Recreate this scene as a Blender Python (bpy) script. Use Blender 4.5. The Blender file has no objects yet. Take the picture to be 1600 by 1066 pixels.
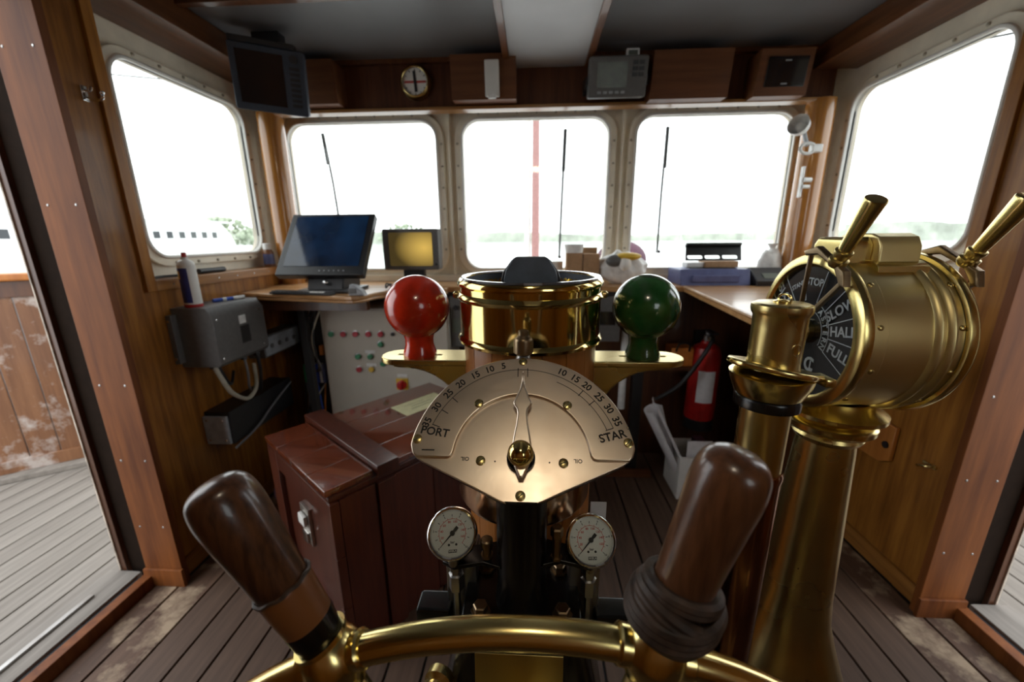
import bpy, bmesh, math, random
from mathutils import Vector, Matrix
R_ = math.radians
PI = math.pi
random.seed(7)
scene = bpy.context.scene
col = scene.collection

# ------------------------------------------------------------------ camera, sky, exposure
cam_d = bpy.data.cameras.new('camera')
cam = bpy.data.objects.new('camera', cam_d); col.objects.link(cam); scene.camera = cam
cam_d.sensor_width = 36.0; cam_d.lens = 36.0 * 623.0 / 1600.0
cam_d.clip_start = 0.02; cam_d.clip_end = 3000
cam_d.dof.use_dof = True; cam_d.dof.focus_distance = 0.56; cam_d.dof.aperture_fstop = 4.0
# camera axes in the world (14 mm lens, pitched 14.6 deg down, 3 deg to port, half a degree of roll)
_F = 623.0
_dn = Vector((20 / _F, 2384 / _F, 1)).normalized()
_fw = Vector((35 / _F, -(1 + (35 / _F) * (20 / _F)) / (2384 / _F), 1)).normalized()
_rt = _dn.cross(_fw)
Rcw = Matrix((_rt, _fw, -_dn))
cam.matrix_world = Matrix.Translation((0, 0, 1.5)) @ (Rcw @ Matrix(((1, 0, 0), (0, -1, 0), (0, 0, -1)))).to_4x4()

SKY = 3.3
world = bpy.data.worlds.new('sky'); scene.world = world; world.use_nodes = True
bg = world.node_tree.nodes['Background']
bg.inputs[0].default_value = (0.96, 0.98, 1.0, 1); bg.inputs[1].default_value = SKY
vs = scene.view_settings
vs.view_transform = 'Standard'; vs.look = 'None'; vs.gamma = 1.0; vs.use_curve_mapping = False; vs.exposure = 0.0
scene.cycles.use_denoising = True
scene.cycles.max_bounces = 10; scene.cycles.diffuse_bounces = 5; scene.cycles.glossy_bounces = 5
scene.cycles.transparent_max_bounces = 12
scene.cycles.sample_clamp_indirect = 6.0
scene.cycles.caustics_reflective = False; scene.cycles.caustics_refractive = False

# ------------------------------------------------------------------ materials
MATS = {}
def _new(name):
    m = bpy.data.materials.new(name); m.use_nodes = True
    nt = m.node_tree; p = nt.nodes['Principled BSDF']; MATS[name] = m
    return m, nt, p
def _ramp(nt, a, b, lo=0.35, hi=0.65):
    r = nt.nodes.new('ShaderNodeValToRGB')
    r.color_ramp.elements[0].position = lo; r.color_ramp.elements[0].color = (*a, 1)
    r.color_ramp.elements[1].position = hi; r.color_ramp.elements[1].color = (*b, 1)
    return r
def _noise(nt, scale, stretch=(1, 1, 1), detail=4, rough=0.55):
    tc = nt.nodes.new('ShaderNodeTexCoord'); mp = nt.nodes.new('ShaderNodeMapping')
    mp.inputs['Scale'].default_value = stretch
    n = nt.nodes.new('ShaderNodeTexNoise'); n.inputs['Scale'].default_value = scale
    n.inputs['Detail'].default_value = detail; n.inputs['Roughness'].default_value = rough
    nt.links.new(tc.outputs['Object'], mp.inputs[0]); nt.links.new(mp.outputs[0], n.inputs['Vector'])
    return n
def _bump(nt, p, src, strength, dist=0.002):
    b = nt.nodes.new('ShaderNodeBump'); b.inputs['Strength'].default_value = strength; b.inputs['Distance'].default_value = dist
    nt.links.new(src, b.inputs['Height']); nt.links.new(b.outputs[0], p.inputs['Normal'])
def plain(name, c, rough=0.5, metal=0.0, var=0.12, scale=30, bump=0.0, coat=0.0, emit=None, es=0.0, stretch=(1, 1, 1)):
    m, nt, p = _new(name)
    n = _noise(nt, scale, stretch)
    r = _ramp(nt, tuple(x * (1 - var) for x in c), tuple(min(1, x * (1 + var)) for x in c))
    nt.links.new(n.outputs[0], r.inputs[0]); nt.links.new(r.outputs[0], p.inputs['Base Color'])
    p.inputs['Roughness'].default_value = rough; p.inputs['Metallic'].default_value = metal
    p.inputs['Coat Weight'].default_value = coat; p.inputs['Coat Roughness'].default_value = 0.06
    if emit: p.inputs['Emission Color'].default_value = (*emit, 1); p.inputs['Emission Strength'].default_value = es
    if bump: _bump(nt, p, n.outputs[0], bump)
    return m
def wood(name, dark, light, axis='Z', scale=9, rough=0.35, coat=0.3, stretch=14, bump=0.08, wear=None, wear_lo=0.6, wear_scale=2.2):
    m, nt, p = _new(name)
    s = {'X': (1, stretch, stretch), 'Y': (stretch, 1, stretch), 'Z': (stretch, stretch, 1)}[axis]
    g = _noise(nt, scale * 0.25, s, 6, 0.6)
    big = _noise(nt, 2.5, (1, 1, 1), 3)
    r = _ramp(nt, dark, light, 0.3, 0.7)
    oi = nt.nodes.new('ShaderNodeObjectInfo')
    a1 = nt.nodes.new('ShaderNodeMath'); a1.operation = 'MULTIPLY_ADD'; a1.inputs[1].default_value = 0.35
    nt.links.new(big.outputs[0], a1.inputs[0]); nt.links.new(g.outputs[0], a1.inputs[2])
    a2 = nt.nodes.new('ShaderNodeMath'); a2.operation = 'MULTIPLY_ADD'; a2.inputs[1].default_value = 0.14
    nt.links.new(oi.outputs['Random'], a2.inputs[0]); nt.links.new(a1.outputs[0], a2.inputs[2])
    a3 = nt.nodes.new('ShaderNodeMath'); a3.operation = 'SUBTRACT'; a3.inputs[1].default_value = 0.24
    nt.links.new(a2.outputs[0], a3.inputs[0]); nt.links.new(a3.outputs[0], r.inputs[0])
    out = r.outputs[0]
    if wear:
        wn = _noise(nt, wear_scale, (1, 1, 1), 8, 0.65)
        wr = _ramp(nt, (0, 0, 0), (1, 1, 1), wear_lo, wear_lo + 0.1)
        nt.links.new(wn.outputs[0], wr.inputs[0])
        mx = nt.nodes.new('ShaderNodeMix'); mx.data_type = 'RGBA'
        nt.links.new(wr.outputs[0], mx.inputs['Factor']); nt.links.new(out, mx.inputs['A']); mx.inputs['B'].default_value = (*wear, 1)
        out = mx.outputs['Result']
    nt.links.new(out, p.inputs['Base Color'])
    p.inputs['Roughness'].default_value = rough; p.inputs['Coat Weight'].default_value = coat; p.inputs['Coat Roughness'].default_value = 0.08
    if bump: _bump(nt, p, g.outputs[0], bump, 0.001)
    return m
def metal(name, c, rough=0.2, tarnish=None, amount=0.62, scale=7, bump=0.02):
    m, nt, p = _new(name)
    n = _noise(nt, scale, (1, 1, 1), 3, 0.55); f = _noise(nt, scale * 12, (1, 1, 1), 3)
    t = tarnish or tuple(x * 0.6 for x in c)
    r = _ramp(nt, c, t, amount - 0.14, amount + 0.2); nt.links.new(n.outputs[0], r.inputs[0]); nt.links.new(r.outputs[0], p.inputs['Base Color'])
    mr = nt.nodes.new('ShaderNodeMapRange'); mr.inputs['To Min'].default_value = rough * 0.85; mr.inputs['To Max'].default_value = rough * 1.25
    mr.inputs['From Min'].default_value = 0.3; mr.inputs['From Max'].default_value = 0.75
    nt.links.new(n.outputs[0], mr.inputs[0]); nt.links.new(mr.outputs[0], p.inputs['Roughness'])
    p.inputs['Metallic'].default_value = 1.0
    if bump: _bump(nt, p, f.outputs[0], bump, 0.001)
    return m
def glass(name, tint=(0.97, 0.99, 0.98)):
    m, nt, p = _new(name); nt.nodes.remove(p)
    t = nt.nodes.new('ShaderNodeBsdfTransparent'); t.inputs[0].default_value = (*tint, 1)
    g = nt.nodes.new('ShaderNodeBsdfGlossy'); g.inputs['Roughness'].default_value = 0.02
    lw = nt.nodes.new('ShaderNodeLayerWeight'); lw.inputs[0].default_value = 0.5
    pw = nt.nodes.new('ShaderNodeMath'); pw.operation = 'POWER'; pw.inputs[1].default_value = 4.0
    fr = nt.nodes.new('ShaderNodeMath'); fr.operation = 'MULTIPLY_ADD'; fr.inputs[1].default_value = 0.5; fr.inputs[2].default_value = 0.03
    nt.links.new(lw.outputs['Facing'], pw.inputs[0]); nt.links.new(pw.outputs[0], fr.inputs[0])
    mx = nt.nodes.new('ShaderNodeMixShader')
    nt.links.new(fr.outputs[0], mx.inputs[0]); nt.links.new(t.outputs[0], mx.inputs[1]); nt.links.new(g.outputs[0], mx.inputs[2])
    nt.links.new(mx.outputs[0], nt.nodes['Material Output'].inputs[0])
    return m

lining = wood('varnished_lining', (0.15, 0.05, 0.008), (0.37, 0.15, 0.026), 'Z', 9, 0.4, 0.15)
lining_y = wood('varnished_trim_long', (0.18, 0.065, 0.013), (0.38, 0.165, 0.035), 'Y', 9, 0.38, 0.2)
lining_x = wood('varnished_trim_cross', (0.17, 0.068, 0.018), (0.36, 0.17, 0.05), 'X', 9, 0.35, 0.3)
redpost = wood('red_brown_post', (0.10, 0.028, 0.007), (0.215, 0.07, 0.017), 'Z', 8, 0.5, 0.0, wear=(0.30, 0.125, 0.045), wear_lo=0.66, wear_scale=3)
darkwood = wood('dark_wood', (0.05, 0.016, 0.006), (0.11, 0.04, 0.014), 'Z', 9, 0.4, 0.25)
fascia_w = wood('fascia_wood', (0.07, 0.022, 0.009), (0.13, 0.046, 0.018), 'Z', 12, 0.5, 0.05)
box_w = wood('overhead_box_wood', (0.10, 0.036, 0.014), (0.17, 0.064, 0.025), 'X', 9, 0.5, 0.05)
beam_w = wood('beam_wood', (0.08, 0.028, 0.01), (0.16, 0.06, 0.022), 'Y', 9, 0.4, 0.25)
desk_w = wood('desk_wood', (0.38, 0.19, 0.07), (0.56, 0.31, 0.13), 'X', 8, 0.3, 0.3)
mahog = wood('mahogany', (0.085, 0.017, 0.007), (0.17, 0.04, 0.017), 'X', 14, 0.16, 0.7, bump=0.0)
mahog_z = wood('mahogany_upright', (0.04, 0.009, 0.005), (0.09, 0.021, 0.01), 'Z', 14, 0.3, 0.4, bump=0.0)
for _m in (mahog,): _m.node_tree.nodes['Principled BSDF'].inputs['Coat Weight'].default_value = 1.0; _m.node_tree.nodes['Principled BSDF'].inputs['Coat IOR'].default_value = 1.9; _m.node_tree.nodes['Principled BSDF'].inputs['Coat Roughness'].default_value = 0.05
for _m in (fascia_w, box_w, beam_w, redpost, lining): _m.node_tree.nodes['Principled BSDF'].inputs['Specular IOR Level'].default_value = 0.25
stave_w = wood('binnacle_stave', (0.30, 0.095, 0.016), (0.48, 0.18, 0.036), 'Z', 9, 0.35, 0.15)
handle_w = wood('handle_wood', (0.04, 0.015, 0.007), (0.15, 0.06, 0.026), 'Z', 70, 0.3, 0.35, stretch=9, bump=0.06)
leather = wood('brown_leather', (0.16, 0.055, 0.016), (0.24, 0.09, 0.026), 'Z', 6, 0.4, 0.2, 3)
floor_w = wood('floor_teak', (0.05, 0.027, 0.017), (0.115, 0.067, 0.042), 'Y', 9, 0.62, 0.0, wear=(0.30, 0.21, 0.14), wear_lo=0.62, wear_scale=1.6)
darkest = plain('track_black_brown', (0.014, 0.008, 0.005), 0.8); darkest.node_tree.nodes['Principled BSDF'].inputs['Specular IOR Level'].default_value = 0.08
wornedge = plain('worn_pale_edge', (0.46, 0.40, 0.33), 0.7, 0, 0.4, 12)
floor_worn = wood('floor_teak_worn', (0.06, 0.03, 0.018), (0.13, 0.072, 0.044), 'Y', 9, 0.66, 0.0, wear=(0.36, 0.27, 0.18), wear_lo=0.49, wear_scale=3.0)
deck_w = wood('weathered_deck', (0.155, 0.14, 0.122), (0.25, 0.23, 0.205), 'Y', 9, 0.8, 0.0, wear=(0.16, 0.12, 0.09), wear_lo=0.68, wear_scale=5)
bulw_w = wood('worn_bulwark', (0.13, 0.052, 0.02), (0.22, 0.1, 0.043), 'Z', 8, 0.5, 0.15, wear=(0.42, 0.37, 0.34), wear_lo=0.485, wear_scale=3.6)
brass_m = metal('satin_brass', (0.86, 0.72, 0.36), 0.4, (0.74, 0.60, 0.28), 0.55, 6)
brass = metal('brass', (0.82, 0.67, 0.28), 0.22, (0.66, 0.52, 0.2), 0.62, 4)
brass_d = metal('aged_brass', (0.70, 0.56, 0.24), 0.27, (0.56, 0.43, 0.17), 0.58, 4)
brass_p = metal('polished_brass', (0.78, 0.62, 0.24), 0.10, (0.6, 0.46, 0.16), 0.68)
bronze = metal('bronze_plate', (0.86, 0.73, 0.58), 0.32, (0.78, 0.63, 0.48), 0.52, 14, 0.05)
copper = metal('copper_drum', (0.72, 0.5, 0.34), 0.2, (0.5, 0.3, 0.18), 0.6)
pipe_c = metal('lower_pipe_copper', (0.42, 0.2, 0.11), 0.2, (0.2, 0.09, 0.05), 0.5)
steel = metal('grey_steel', (0.42, 0.42, 0.41), 0.34, (0.22, 0.2, 0.18), 0.55)
chrome = metal('chrome', (0.8, 0.8, 0.8), 0.1, (0.6, 0.6, 0.6), 0.7)
iron = plain('black_iron', (0.005, 0.005, 0.0055), 0.26, 0.0, 0.4, 40, 0.1)
bolt_b = metal('dull_bronze_bolt', (0.34, 0.25, 0.15), 0.36, (0.2, 0.14, 0.08), 0.5, 20)
engrave = plain('engraving_dark', (0.02, 0.015, 0.01), 0.7, 0.0)
slot = plain('slot_green', (0.10, 0.12, 0.07), 0.6, 0.3)
cream = plain('cream_paint', (0.82, 0.75, 0.61), 0.4, 0, 0.1, 6, 0.05)
whitep = plain('white_paint', (0.74, 0.73, 0.69), 0.45, 0, 0.06, 6)
ceil_m = plain('ceiling_paint', (0.15, 0.15, 0.16), 0.42, 0, 0.05, 4)
ceil_l = plain('duct_paint', (0.5, 0.51, 0.53), 0.42, 0, 0.05, 4)
bolt_m = plain('dull_bolt', (0.4, 0.35, 0.26), 0.5, 0.4)
caulk = plain('black_caulk', (0.02, 0.02, 0.022), 0.7)
blackp = plain('black_plastic', (0.014, 0.014, 0.016), 0.4)
hoodm = plain('hood_blue_grey', (0.12, 0.15, 0.19), 0.3)
navyp = plain('dark_blue_case', (0.03, 0.04, 0.06), 0.5)
greyp = plain('grey_enclosure', (0.115, 0.112, 0.108), 0.42, 0, 0.08, 60)
lgrey = plain('light_grey_plastic', (0.34, 0.36, 0.38), 0.45)
beige = plain('beige_steel', (0.55, 0.51, 0.43), 0.45, 0, 0.05, 5)
redgl = plain('red_gloss', (0.72, 0.035, 0.008), 0.2, 0, 0.2, 25, 0.25, 0.7)
greengl = plain('green_gloss', (0.022, 0.12, 0.026), 0.2, 0, 0.25, 25, 0.2, 0.7)
redp = plain('red_paint', (0.42, 0.012, 0.01), 0.35)
redbtn = plain('red_button', (0.45, 0.015, 0.03), 0.35)
grnbtn = plain('green_button', (0.04, 0.24, 0.11), 0.35)
yelp = plain('yellow_plastic', (0.75, 0.48, 0.05), 0.45)
orangep = plain('orange_plastic', (0.65, 0.2, 0.03), 0.5)
bluep = plain('blue_plastic', (0.03, 0.09, 0.5), 0.4)
deepblue = plain('deep_blue', (0.025, 0.035, 0.17), 0.4)
bluebox = plain('blue_case', (0.10, 0.12, 0.27), 0.45)
whitepl = plain('white_plastic', (0.75, 0.75, 0.73), 0.45)
paper = plain('paper', (0.72, 0.71, 0.72), 0.8, 0, 0.05)
note_y = plain('yellow_note', (0.52, 0.49, 0.28), 0.7, 0, 0.08)
card = plain('cardboard', (0.42, 0.25, 0.13), 0.75)
tin = metal('can_tin', (0.7, 0.68, 0.62), 0.3, (0.5, 0.45, 0.4), 0.6)
rope_m = plain('tarred_cord', (0.05, 0.03, 0.02), 0.55, 0, 0.6, 60, 0.5)
dialblk = plain('dial_black', (0.012, 0.016, 0.022), 0.18, 0, 0.2, 20, 0, 0.5)
dialtxt = plain('dial_lettering', (0.55, 0.6, 0.62), 0.5)
facew = plain('gauge_face_white', (0.88, 0.86, 0.80), 0.4, 0, 0.03)
inkred = plain('ink_red', (0.6, 0.07, 0.05), 0.6)
inkblk = plain('ink_black', (0.02, 0.02, 0.02), 0.6)
cable_w = plain('cable_pale', (0.45, 0.42, 0.33), 0.55)
cable_b = plain('cable_black', (0.02, 0.02, 0.022), 0.5)
cable_g = plain('cable_grey', (0.2, 0.2, 0.21), 0.5)
glassm = glass('window_glass')
smoked = plain('dark_screen', (0.006, 0.008, 0.012), 0.12, 0, 0.1, 10, 0, 0.5)
lcdg = plain('lcd_grey_green', (0.11, 0.125, 0.10), 0.3)
ship_w = plain('ship_white', (0.8, 0.8, 0.79), 0.5, 0, 0.03, 1)
ship_win = plain('ship_window', (0.03, 0.035, 0.04), 0.2)
ship_red = plain('boot_stripe_red', (0.45, 0.12, 0.1), 0.5)
farleaf = plain('far_tree_leaf', (0.33, 0.38, 0.28), 0.8, 0, 0.25, 0.3)  # paler than the near leaves: distance haze put into the colour
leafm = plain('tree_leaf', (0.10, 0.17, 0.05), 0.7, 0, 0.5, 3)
shore_m = plain('far_shore', (0.42, 0.45, 0.38), 0.9, 0, 0.3, 0.05)  # haze is in this pale base colour, no mist is built
water_m = plain('water', (0.5, 0.53, 0.53), 0.12, 0, 0.1, 0.2, 0.3)  # bright sky reflection put into the base colour, also for its bounce
mast_r = plain('mast_red', (0.34, 0.17, 0.16), 0.5)
maroon = plain('maroon_paint', (0.07, 0.02, 0.04), 0.7)
lampglow = plain('lamp_glow', (0.9, 0.8, 0.6), 0.5, emit=(1.0, 0.86, 0.66), es=24.0)

def screen_blue():
    m, nt, p = _new('blue_lit_screen')
    n = _noise(nt, 2.2, (1, 1, 1), 3); r = _ramp(nt, (0.004, 0.006, 0.012), (0.01, 0.035, 0.09), 0.4, 0.7)
    nt.links.new(n.outputs[0], r.inputs[0]); nt.links.new(r.outputs[0], p.inputs['Base Color']); nt.links.new(r.outputs[0], p.inputs['Emission Color'])
    p.inputs['Emission Strength'].default_value = 0.45; p.inputs['Roughness'].default_value = 0.08
    return m
def screen_amber():  # warm reflection on the glass put in as an amber emission gradient
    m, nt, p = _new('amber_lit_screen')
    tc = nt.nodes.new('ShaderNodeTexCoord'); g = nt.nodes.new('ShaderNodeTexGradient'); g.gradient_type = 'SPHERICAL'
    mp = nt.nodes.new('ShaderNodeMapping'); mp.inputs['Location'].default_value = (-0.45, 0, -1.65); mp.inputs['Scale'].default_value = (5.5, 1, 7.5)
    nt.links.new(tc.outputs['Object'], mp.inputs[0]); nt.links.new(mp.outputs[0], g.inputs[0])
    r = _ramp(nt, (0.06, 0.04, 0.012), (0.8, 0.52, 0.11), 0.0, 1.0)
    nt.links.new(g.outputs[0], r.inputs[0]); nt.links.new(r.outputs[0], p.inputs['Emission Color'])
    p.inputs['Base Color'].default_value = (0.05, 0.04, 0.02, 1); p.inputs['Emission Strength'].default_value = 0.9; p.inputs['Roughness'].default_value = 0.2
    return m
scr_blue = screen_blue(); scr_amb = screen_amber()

# ------------------------------------------------------------------ mesh helpers (all in world metres)
ORG = {}
def V(*a): return Vector(a)
def bm_(): return bmesh.new()
def box(bm, x0, x1, y0, y1, z0, z1, M=None, bev=0.0):
    r = bmesh.ops.create_cube(bm, size=1.0)
    vs_ = r['verts']
    for v in vs_:
        v.co = V(x0 + (v.co.x + .5) * (x1 - x0), y0 + (v.co.y + .5) * (y1 - y0), z0 + (v.co.z + .5) * (z1 - z0))
    if bev > 0:
        es = list({e for v in vs_ for e in v.link_edges})
        g = bmesh.ops.bevel(bm, geom=es, offset=bev, segments=2, affect='EDGES', profile=0.5)
        vs_ = list({v for f in g['faces'] for v in f.verts} | {v for v in vs_ if v.is_valid})
    if M is not None: bmesh.ops.transform(bm, matrix=M, verts=[v for v in vs_ if v.is_valid])
    return bm
def frame(p, d):
    d = Vector(d).normalized(); q = d.to_track_quat('Z', 'Y')
    return Matrix.Translation(p) @ q.to_matrix().to_4x4()
def lathe(bm, prof, M=None, n=40, cap=True):
    """profile of (r, z) revolved about local Z"""
    rings = []
    for r, z in prof:
        if r < 1e-6: rings.append([bm.verts.new((0, 0, z))])
        else: rings.append([bm.verts.new((r * math.cos(2 * PI * k / n), r * math.sin(2 * PI * k / n), z)) for k in range(n)])
    for a, b in zip(rings, rings[1:]):
        for k in range(n):
            k2 = (k + 1) % n
            if len(a) == 1 and len(b) == 1: continue
            if len(a) == 1: bm.faces.new((a[0], b[k], b[k2]))
            elif len(b) == 1: bm.faces.new((a[k], b[0], a[k2]))
            else: bm.faces.new((a[k], b[k], b[k2], a[k2]))
    if cap:
        for rg in (rings[0], rings[-1]):
            if len(rg) > 1: bm.faces.new(rg)
    vs_ = [v for r in rings for v in r]
    if M is not None: bmesh.ops.transform(bm, matrix=M, verts=vs_)
    return bm
def cyl(bm, a, b, r, r2=None, n=20):
    a = Vector(a); b = Vector(b); L = (b - a).length
    return lathe(bm, [(r, 0), (r2 if r2 is not None else r, L)], frame(a, b - a), n)
def tube(bm, pts, r, n=10, closed=False, radii=None):
    P = [Vector(p) for p in pts]; N = len(P); rings = []
    up = None
    for i in range(N):
        t = (P[(i + 1) % N] - P[i - 1]) if closed else (P[min(i + 1, N - 1)] - P[max(i - 1, 0)])
        t.normalize()
        if up is None:
            up = V(0, 0, 1) if abs(t.z) < 0.9 else V(1, 0, 0)
        u = (up - t * up.dot(t)).normalized(); w = t.cross(u); up = u
        rr = radii[i] if radii else r
        rings.append([bm.verts.new(P[i] + (u * math.cos(2 * PI * k / n) + w * math.sin(2 * PI * k / n)) * rr) for k in range(n)])
    for i in range(N if closed else N - 1):
        a, b = rings[i], rings[(i + 1) % N]
        for k in range(n): bm.faces.new((a[k], b[k], b[(k + 1) % n], a[(k + 1) % n]))
    if not closed: bm.faces.new(rings[0]); bm.faces.new(rings[-1])
    return bm
def spline(pts, n=8):
    P = [Vector(p) for p in pts]; out = []
    for i in range(len(P) - 1):
        p0, p1, p2, p3 = P[max(i - 1, 0)], P[i], P[i + 1], P[min(i + 2, len(P) - 1)]
        for k in range(n):
            t = k / n
            out.append(0.5 * ((2 * p1) + (p2 - p0) * t + (2 * p0 - 5 * p1 + 4 * p2 - p3) * t * t + (3 * p1 - p0 - 3 * p2 + p3) * t ** 3))
    return out + [P[-1]]
def ball(bm, c, r, n=28, sx=1, sy=1, sz=1):
    g = bmesh.ops.create_uvsphere(bm, u_segments=n, v_segments=n // 2, radius=r)
    for v in g['verts']: v.co = V(v.co.x * sx + c[0], v.co.y * sy + c[1], v.co.z * sz + c[2])
    return bm
def _from_id(ob, M=None):
    me = ob.to_mesh(); b = bm_(); b.from_mesh(me); ob.to_mesh_clear()
    if M is not None: b.transform(M)
    return b
def shape(loops, depth, M=None, bev=0.0, res=2):
    """filled outline(s) in local XY (inner loops are holes), thickness 0..depth along local Z, rounded edges"""
    c = bpy.data.curves.new('tmp', 'CURVE'); c.dimensions = '2D'; c.fill_mode = 'BOTH'
    for lp in loops:
        s = c.splines.new('POLY'); s.points.add(len(lp) - 1); s.use_cyclic_u = True
        for q, p in zip(s.points, lp): q.co = (p[0], p[1], 0, 1)
    c.extrude = max(depth / 2 - bev, 1e-5); c.bevel_depth = bev; c.bevel_resolution = res; c.offset = -bev
    o = bpy.data.objects.new('tmp', c)
    T = Matrix.Translation((0, 0, depth / 2))
    b = _from_id(o, T)
    bpy.data.objects.remove(o); bpy.data.curves.remove(c)
    bmesh.ops.remove_doubles(b, verts=b.verts, dist=1e-6)
    if M is not None: b.transform(M)
    return b
def text(s, size, M, depth=0.0004):
    c = bpy.data.curves.new('tmp', 'FONT'); c.body = s; c.size = size; c.align_x = 'CENTER'; c.align_y = 'CENTER'; c.extrude = depth; c.resolution_u = 3; c.offset = size * 0.022
    o = bpy.data.objects.new('tmp', c); b = _from_id(o, M)
    bpy.data.objects.remove(o); bpy.data.curves.remove(c)
    return b
def merge(bm, other):
    me = bpy.data.meshes.new('t'); other.to_mesh(me); other.free(); bm.from_mesh(me); bpy.data.meshes.remove(me); return bm
def rrect(x0, x1, y0, y1, r, n=7):
    out = []
    for cx, cy, a0 in ((x1 - r, y1 - r, 0), (x0 + r, y1 - r, 90), (x0 + r, y0 + r, 180), (x1 - r, y0 + r, 270)):
        for k in range(n + 1):
            a = R_(a0 + 90 * k / n); out.append((cx + r * math.cos(a), cy + r * math.sin(a)))
    return out
def rect(x0, x1, y0, y1): return [(x0, y0), (x1, y0), (x1, y1), (x0, y1)]
def circ2(r, n=32, c=(0, 0)): return [(c[0] + r * math.cos(2 * PI * k / n), c[1] + r * math.sin(2 * PI * k / n)) for k in range(n)]
def axes(o, x, y, z):
    """matrix with origin o and local axes x,y,z given in the world"""
    x, y, z = Vector(x), Vector(y), Vector(z)
    return Matrix(((x.x, y.x, z.x, o[0]), (x.y, y.y, z.y, o[1]), (x.z, y.z, z.z, o[2]), (0, 0, 0, 1)))
def smooth_mesh(me, ang=38):
    for p in me.polygons: p.use_smooth = True
    try: me.set_sharp_from_angle(angle=R_(ang))
    except Exception: pass
def obj(name, bm, mat, parent=None, label=None, kind=None, flat=False):
    bmesh.ops.recalc_face_normals(bm, faces=bm.faces)
    if parent is None:
        xs = [v.co for v in bm.verts]
        o_ = V((min(v.x for v in xs) + max(v.x for v in xs)) / 2, (min(v.y for v in xs) + max(v.y for v in xs)) / 2, min(v.z for v in xs))
    else: o_ = ORG[parent.name]
    bmesh.ops.translate(bm, verts=bm.verts, vec=-o_)
    me = bpy.data.meshes.new(name); bm.to_mesh(me); bm.free()
    if not flat: smooth_mesh(me)
    me.materials.append(mat)
    o = bpy.data.objects.new(name, me); col.objects.link(o); ORG[o.name] = o_
    if not flat:
        wn = o.modifiers.new('weighted_normals', 'WEIGHTED_NORMAL'); wn.keep_sharp = True; wn.weight = 80
    if parent is None: o.location = o_
    else: o.parent = parent
    if label: o['label'] = label
    if kind: o['kind'] = kind
    return o
def inst(src, parent, world_loc, rz=0.0):
    """another piece sharing mesh data, under a parent; src mesh is centred on its own origin"""
    o = bpy.data.objects.new(src.name.split('.')[0], src.data); col.objects.link(o)
    o.parent = parent; o.location = Vector(world_loc) - ORG[parent.name]; o.rotation_euler = (0, 0, rz); ORG[o.name] = Vector(world_loc)
    return o
def thing(name, label, cat, loc=(0, 0, 0), group=None):
    o = bpy.data.objects.new(name, None); col.objects.link(o); o.location = loc; ORG[o.name] = Vector(loc)
    o.empty_display_size = 0.05; o['label'] = label; o['category'] = cat
    if group: o['group'] = group
    return o
def tag(o, label, cat, group=None):
    o['label'] = label; o['category'] = cat
    if group: o['group'] = group
    return o
def struct(name, bm, mat, label=None, flat=False):
    o = obj(name, bm, mat, None, label, 'structure', flat); return o
def bxo(name, mat, parent, *a, bev=0.0, M=None, label=None):
    return obj(name, box(bm_(), *a, bev=bev, M=M), mat, parent, label)
def screw_bm(p, nrm, r, h, slot_ang=0.6):
    return lathe(bm_(), [(r, 0), (r, h * .5), (r * .75, h * .85), (0, h)], frame(p, nrm), 14)

# ------------------------------------------------------------------ the setting: floor, decks
fl = struct('floor', box(bm_(), -1.69, 1.69, -1.2, 2.62, -0.05, -0.012), caulk, 'dark caulked floor under the brown teak planks')
def plank_run(parent, x0, x1, y0, y1, w, mat, gap=0.0095, ztop=0.0):
    n = int(round((x1 - x0) / w)); w = (x1 - x0) / n
    src = None
    for i in range(n):
        xc = x0 + (i + .5) * w
        if src is None:
            b = box(bm_(), -w / 2 + gap / 2, w / 2 - gap / 2, -(y1 - y0) / 2, (y1 - y0) / 2, -0.018, 0.0, bev=0.0015)
            me = bpy.data.meshes.new('plank'); b.to_mesh(me); b.free(); me.materials.append(mat)
            src = bpy.data.objects.new('plank', me); col.objects.link(src); src.parent = parent
            src.location = V(xc, (y0 + y1) / 2, ztop) - ORG[parent.name]; ORG[src.name] = V(xc, (y0 + y1) / 2, ztop)
        else: inst(src, parent, (xc, (y0 + y1) / 2, ztop))
plank_run(fl, -1.43, 1.43, -1.2, 2.6, 0.13, floor_w)
for x0_, x1_ in ((-1.578, -1.43), (1.43, 1.578)): plank_run(fl, x0_, x1_, -1.2, 2.6, 0.15, floor_worn)
for x0_, x1_ in ((-1.689, -1.579), (1.579, 1.689)): plank_run(fl, x0_, x1_, .38, 1.374, 0.12, floor_worn)
for s, nm in ((-1, 'deck_port'), (1, 'deck_starboard')):
    a, b_ = sorted((s * 1.95, s * 4.35))
    d = struct(nm, box(bm_(), a, b_, -1.6, 6.0, -0.08, -0.035), caulk, 'weathered side deck outside the %s doorway' % ('left' if s < 0 else 'right'))
    plank_run(d, a, b_, -1.6, 6.0, 0.125, deck_w, 0.009, -0.025)

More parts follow.
